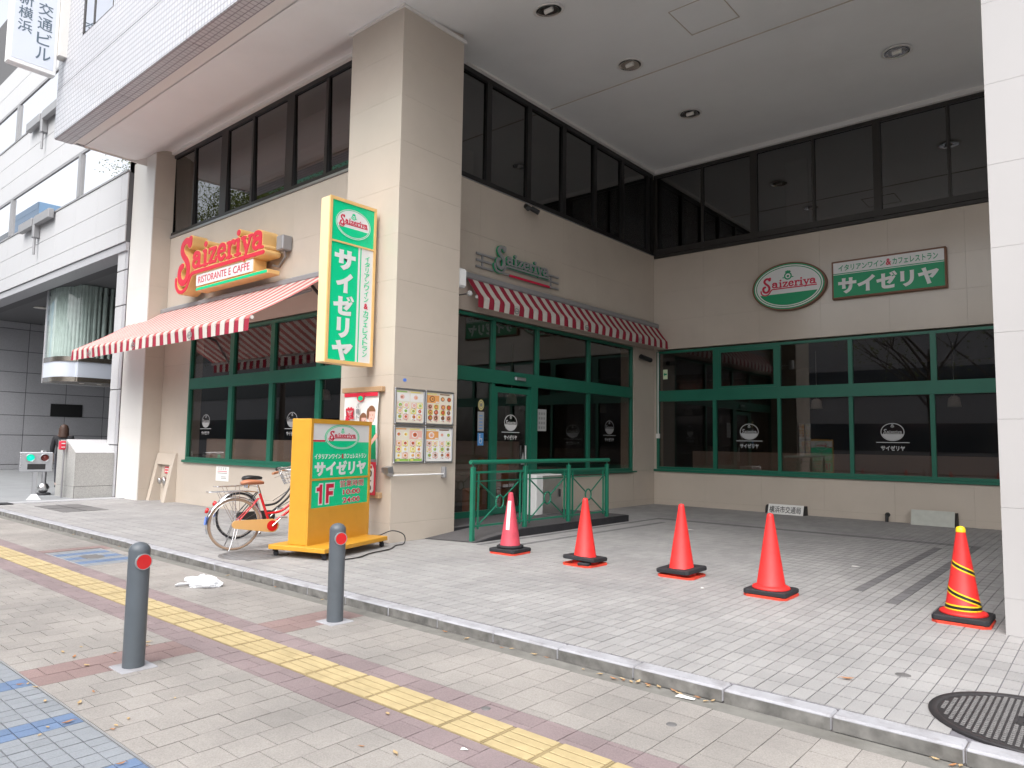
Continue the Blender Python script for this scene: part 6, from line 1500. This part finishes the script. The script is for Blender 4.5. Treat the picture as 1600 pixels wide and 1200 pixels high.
for v in bm.verts:
    p = v.co.copy(); q = noise.noise(V((p.x * 6, p.y * 6, p.z * 1.2))) * .06
    if p.z > -.1: v.co = V((p.x * (.098 + q * .1), p.y * .112 - .005, 1.565 + p.z * .09))
    else:
        hr = max(math.hypot(p.x, p.y), 1e-4); tt = min(1, -p.z); kk = (1 + .16 * tt) if tt < .93 else (1 - tt) / .07 * 1.15
        v.co = V((p.x / hr * (.108 + q * .12) * kk, -.022 + p.y / hr * (.098 + q * .1) * kk, 1.556 + (p.z + .1) * .30))
for v in [v for v in bm.verts if v.co.y > .055 and v.co.z < 1.585]: v.co.y = .045
bm.to_mesh(hm); bm.free(); hm.materials.append(M['hair_brown']); hm.polygons.foreach_set('use_smooth', [True] * len(hm.polygons)); link(bpy.data.objects.new('hair', hm), t)
b = MB()
for s in (-1, 1): b.lathe([(.001, -.008), (.008, 0), (.001, .008)], 8, (s * .03, .105, 1.535))
b.build('eyes', 'ink_black', t); b = MB(); b.tube([(0, .10, 1.52), (0, .125, 1.495)], .010, 6); b.build('nose', 'skin', t); b = MB(); b.tube([(-.022, .098, 1.465), (0, .104, 1.462), (.022, .098, 1.465)], .005, 6); b.build('mouth', 'food_pink', t)
for s in (-1, 1): pass

# ------------------------------------------------------------------ across the street (seen only as reflections in the glass)
def tree(x, y, h, cr, lab, seed, n=2600, bare=False):
    q = random.Random(seed); t = thing('street_tree', lab, 'tree', (x, y, -.1), 0, 'street trees opposite, mirrored in the glass'); b = MB()
    b.tube(smooth_pts([(0, 0, 0), (.05, .03, h * .2), (-.04, .06, h * .4), (.03, 0, h * .6)], 4), .16, 9, True, .09)
    tips = []
    for k in range(9):
        a = q.uniform(0, 6.28); z0 = h * q.uniform(.3, .6); L = cr * q.uniform(.6, 1.0); e = V((L * math.cos(a), L * math.sin(a), z0 + L * q.uniform(.7, 1.3))); m = V((e.x * .45, e.y * .45, z0 + (e.z - z0) * .55))
        b.tube(smooth_pts([(0, 0, z0), m, e], 4), .065, 6, True, .015); tips += [m, e]
        for j in range(3): e2 = e + V((q.uniform(-1, 1), q.uniform(-1, 1), q.uniform(.2, 1))) * cr * .4; b.tube([m.lerp(e, .6), e2], .025, 5, True, .006); tips.append(e2)
    b.build('trunk', 'bark', t); b = MB().use('leaf_green')
    for i in range(n if not bare else n // 3):
        c = q.choice(tips); p = V((q.gauss(0, 1), q.gauss(0, 1), q.gauss(0, .8))) * cr * .17 + c; s = q.uniform(.035, .075) if not bare else q.uniform(.05, .09); r1 = V((q.uniform(-1, 1), q.uniform(-1, 1), q.uniform(-1, 1))).normalized(); r2 = r1.orthogonal().normalized()
        b.add([p - r1 * s, p + r2 * s * .5, p + r1 * s, p - r2 * s * .5], [(0, 1, 2, 3)])
    b.build('crown', None, t)
for k, (x, y, h, cr) in enumerate(((-23, -11, 16.5, 4.0), (-28.5, -11.5, 17.5, 4.2), (-33.8, -11, 17.5, 4.0))): tree(x, y, h, cr, 'green street tree across the road mirrored in the upper street window', 30 + k, 32000)
for k, (x, y) in enumerate(((1.7, -10.2), (4.6, -10.8), (9.4, -10.5))): tree(x, y, 9.5, 3.0, 'thin bare street tree behind the camera mirrored in the back wall', 50 + k, 1600, True)
def far_building(name, lab, x0, x1, y0, y1, h, wm, gm, fl, bands):
    t = thing(name, lab, 'building', ((x0 + x1) / 2, (y0 + y1) / 2, 0)); o = ((x0 + x1) / 2, (y0 + y1) / 2, 0)
    b = MB(); b.box(x0, x1, y0, y1, -.1, h); b.build('wall', wm, t, o)
    z = 1.2
    while z + 1.5 < h:
        b = MB(); b.box(x0 + .6, x1 - .6, y1 + .01, y1 + .05, z, z + fl * .5); b.build('window_band', gm, t, o); z += fl
far_building('grey_building', 'grey office building across the road mirrored in the back windows', -12, 24, -34, -25, 8.5, 'wall_grey_far', 'glass_far', 3.4, 1)
far_building('grey_podium', 'long dark grey building across the road under the orange one', -60, -13, -34, -22.5, 13.5, 'wall_grey_far', 'glass_far', 3.4, 1)
t = thing('orange_building', 'orange and green upper building across the road mirrored in the upper window', 'building', (-42, -28, 13.5)); o = (-42, -28, 13.5); b = MB(); b.box(-45, -24, -34, -22, 13.5, 18.6); b.build('wall', 'wall_orange_far', t, o); b = MB(); b.box(-45, -24, -34, -22.02, 18.6, 24); b.build('green_storey', 'panel_green_far', t, o)
far_building('glass_tower', 'distant blue glass tower mirrored in the pale stone building', -262, -236, -80, -60, 71, 'tower_blue', 'tower_blue', 4.0, 1)
far_building('glass_block', 'lower distant blue glass block beside the tower mirrored in the pale stone building', -300, -263, -80, -60, 67, 'tower_blue', 'glass_far', 4.0, 1)
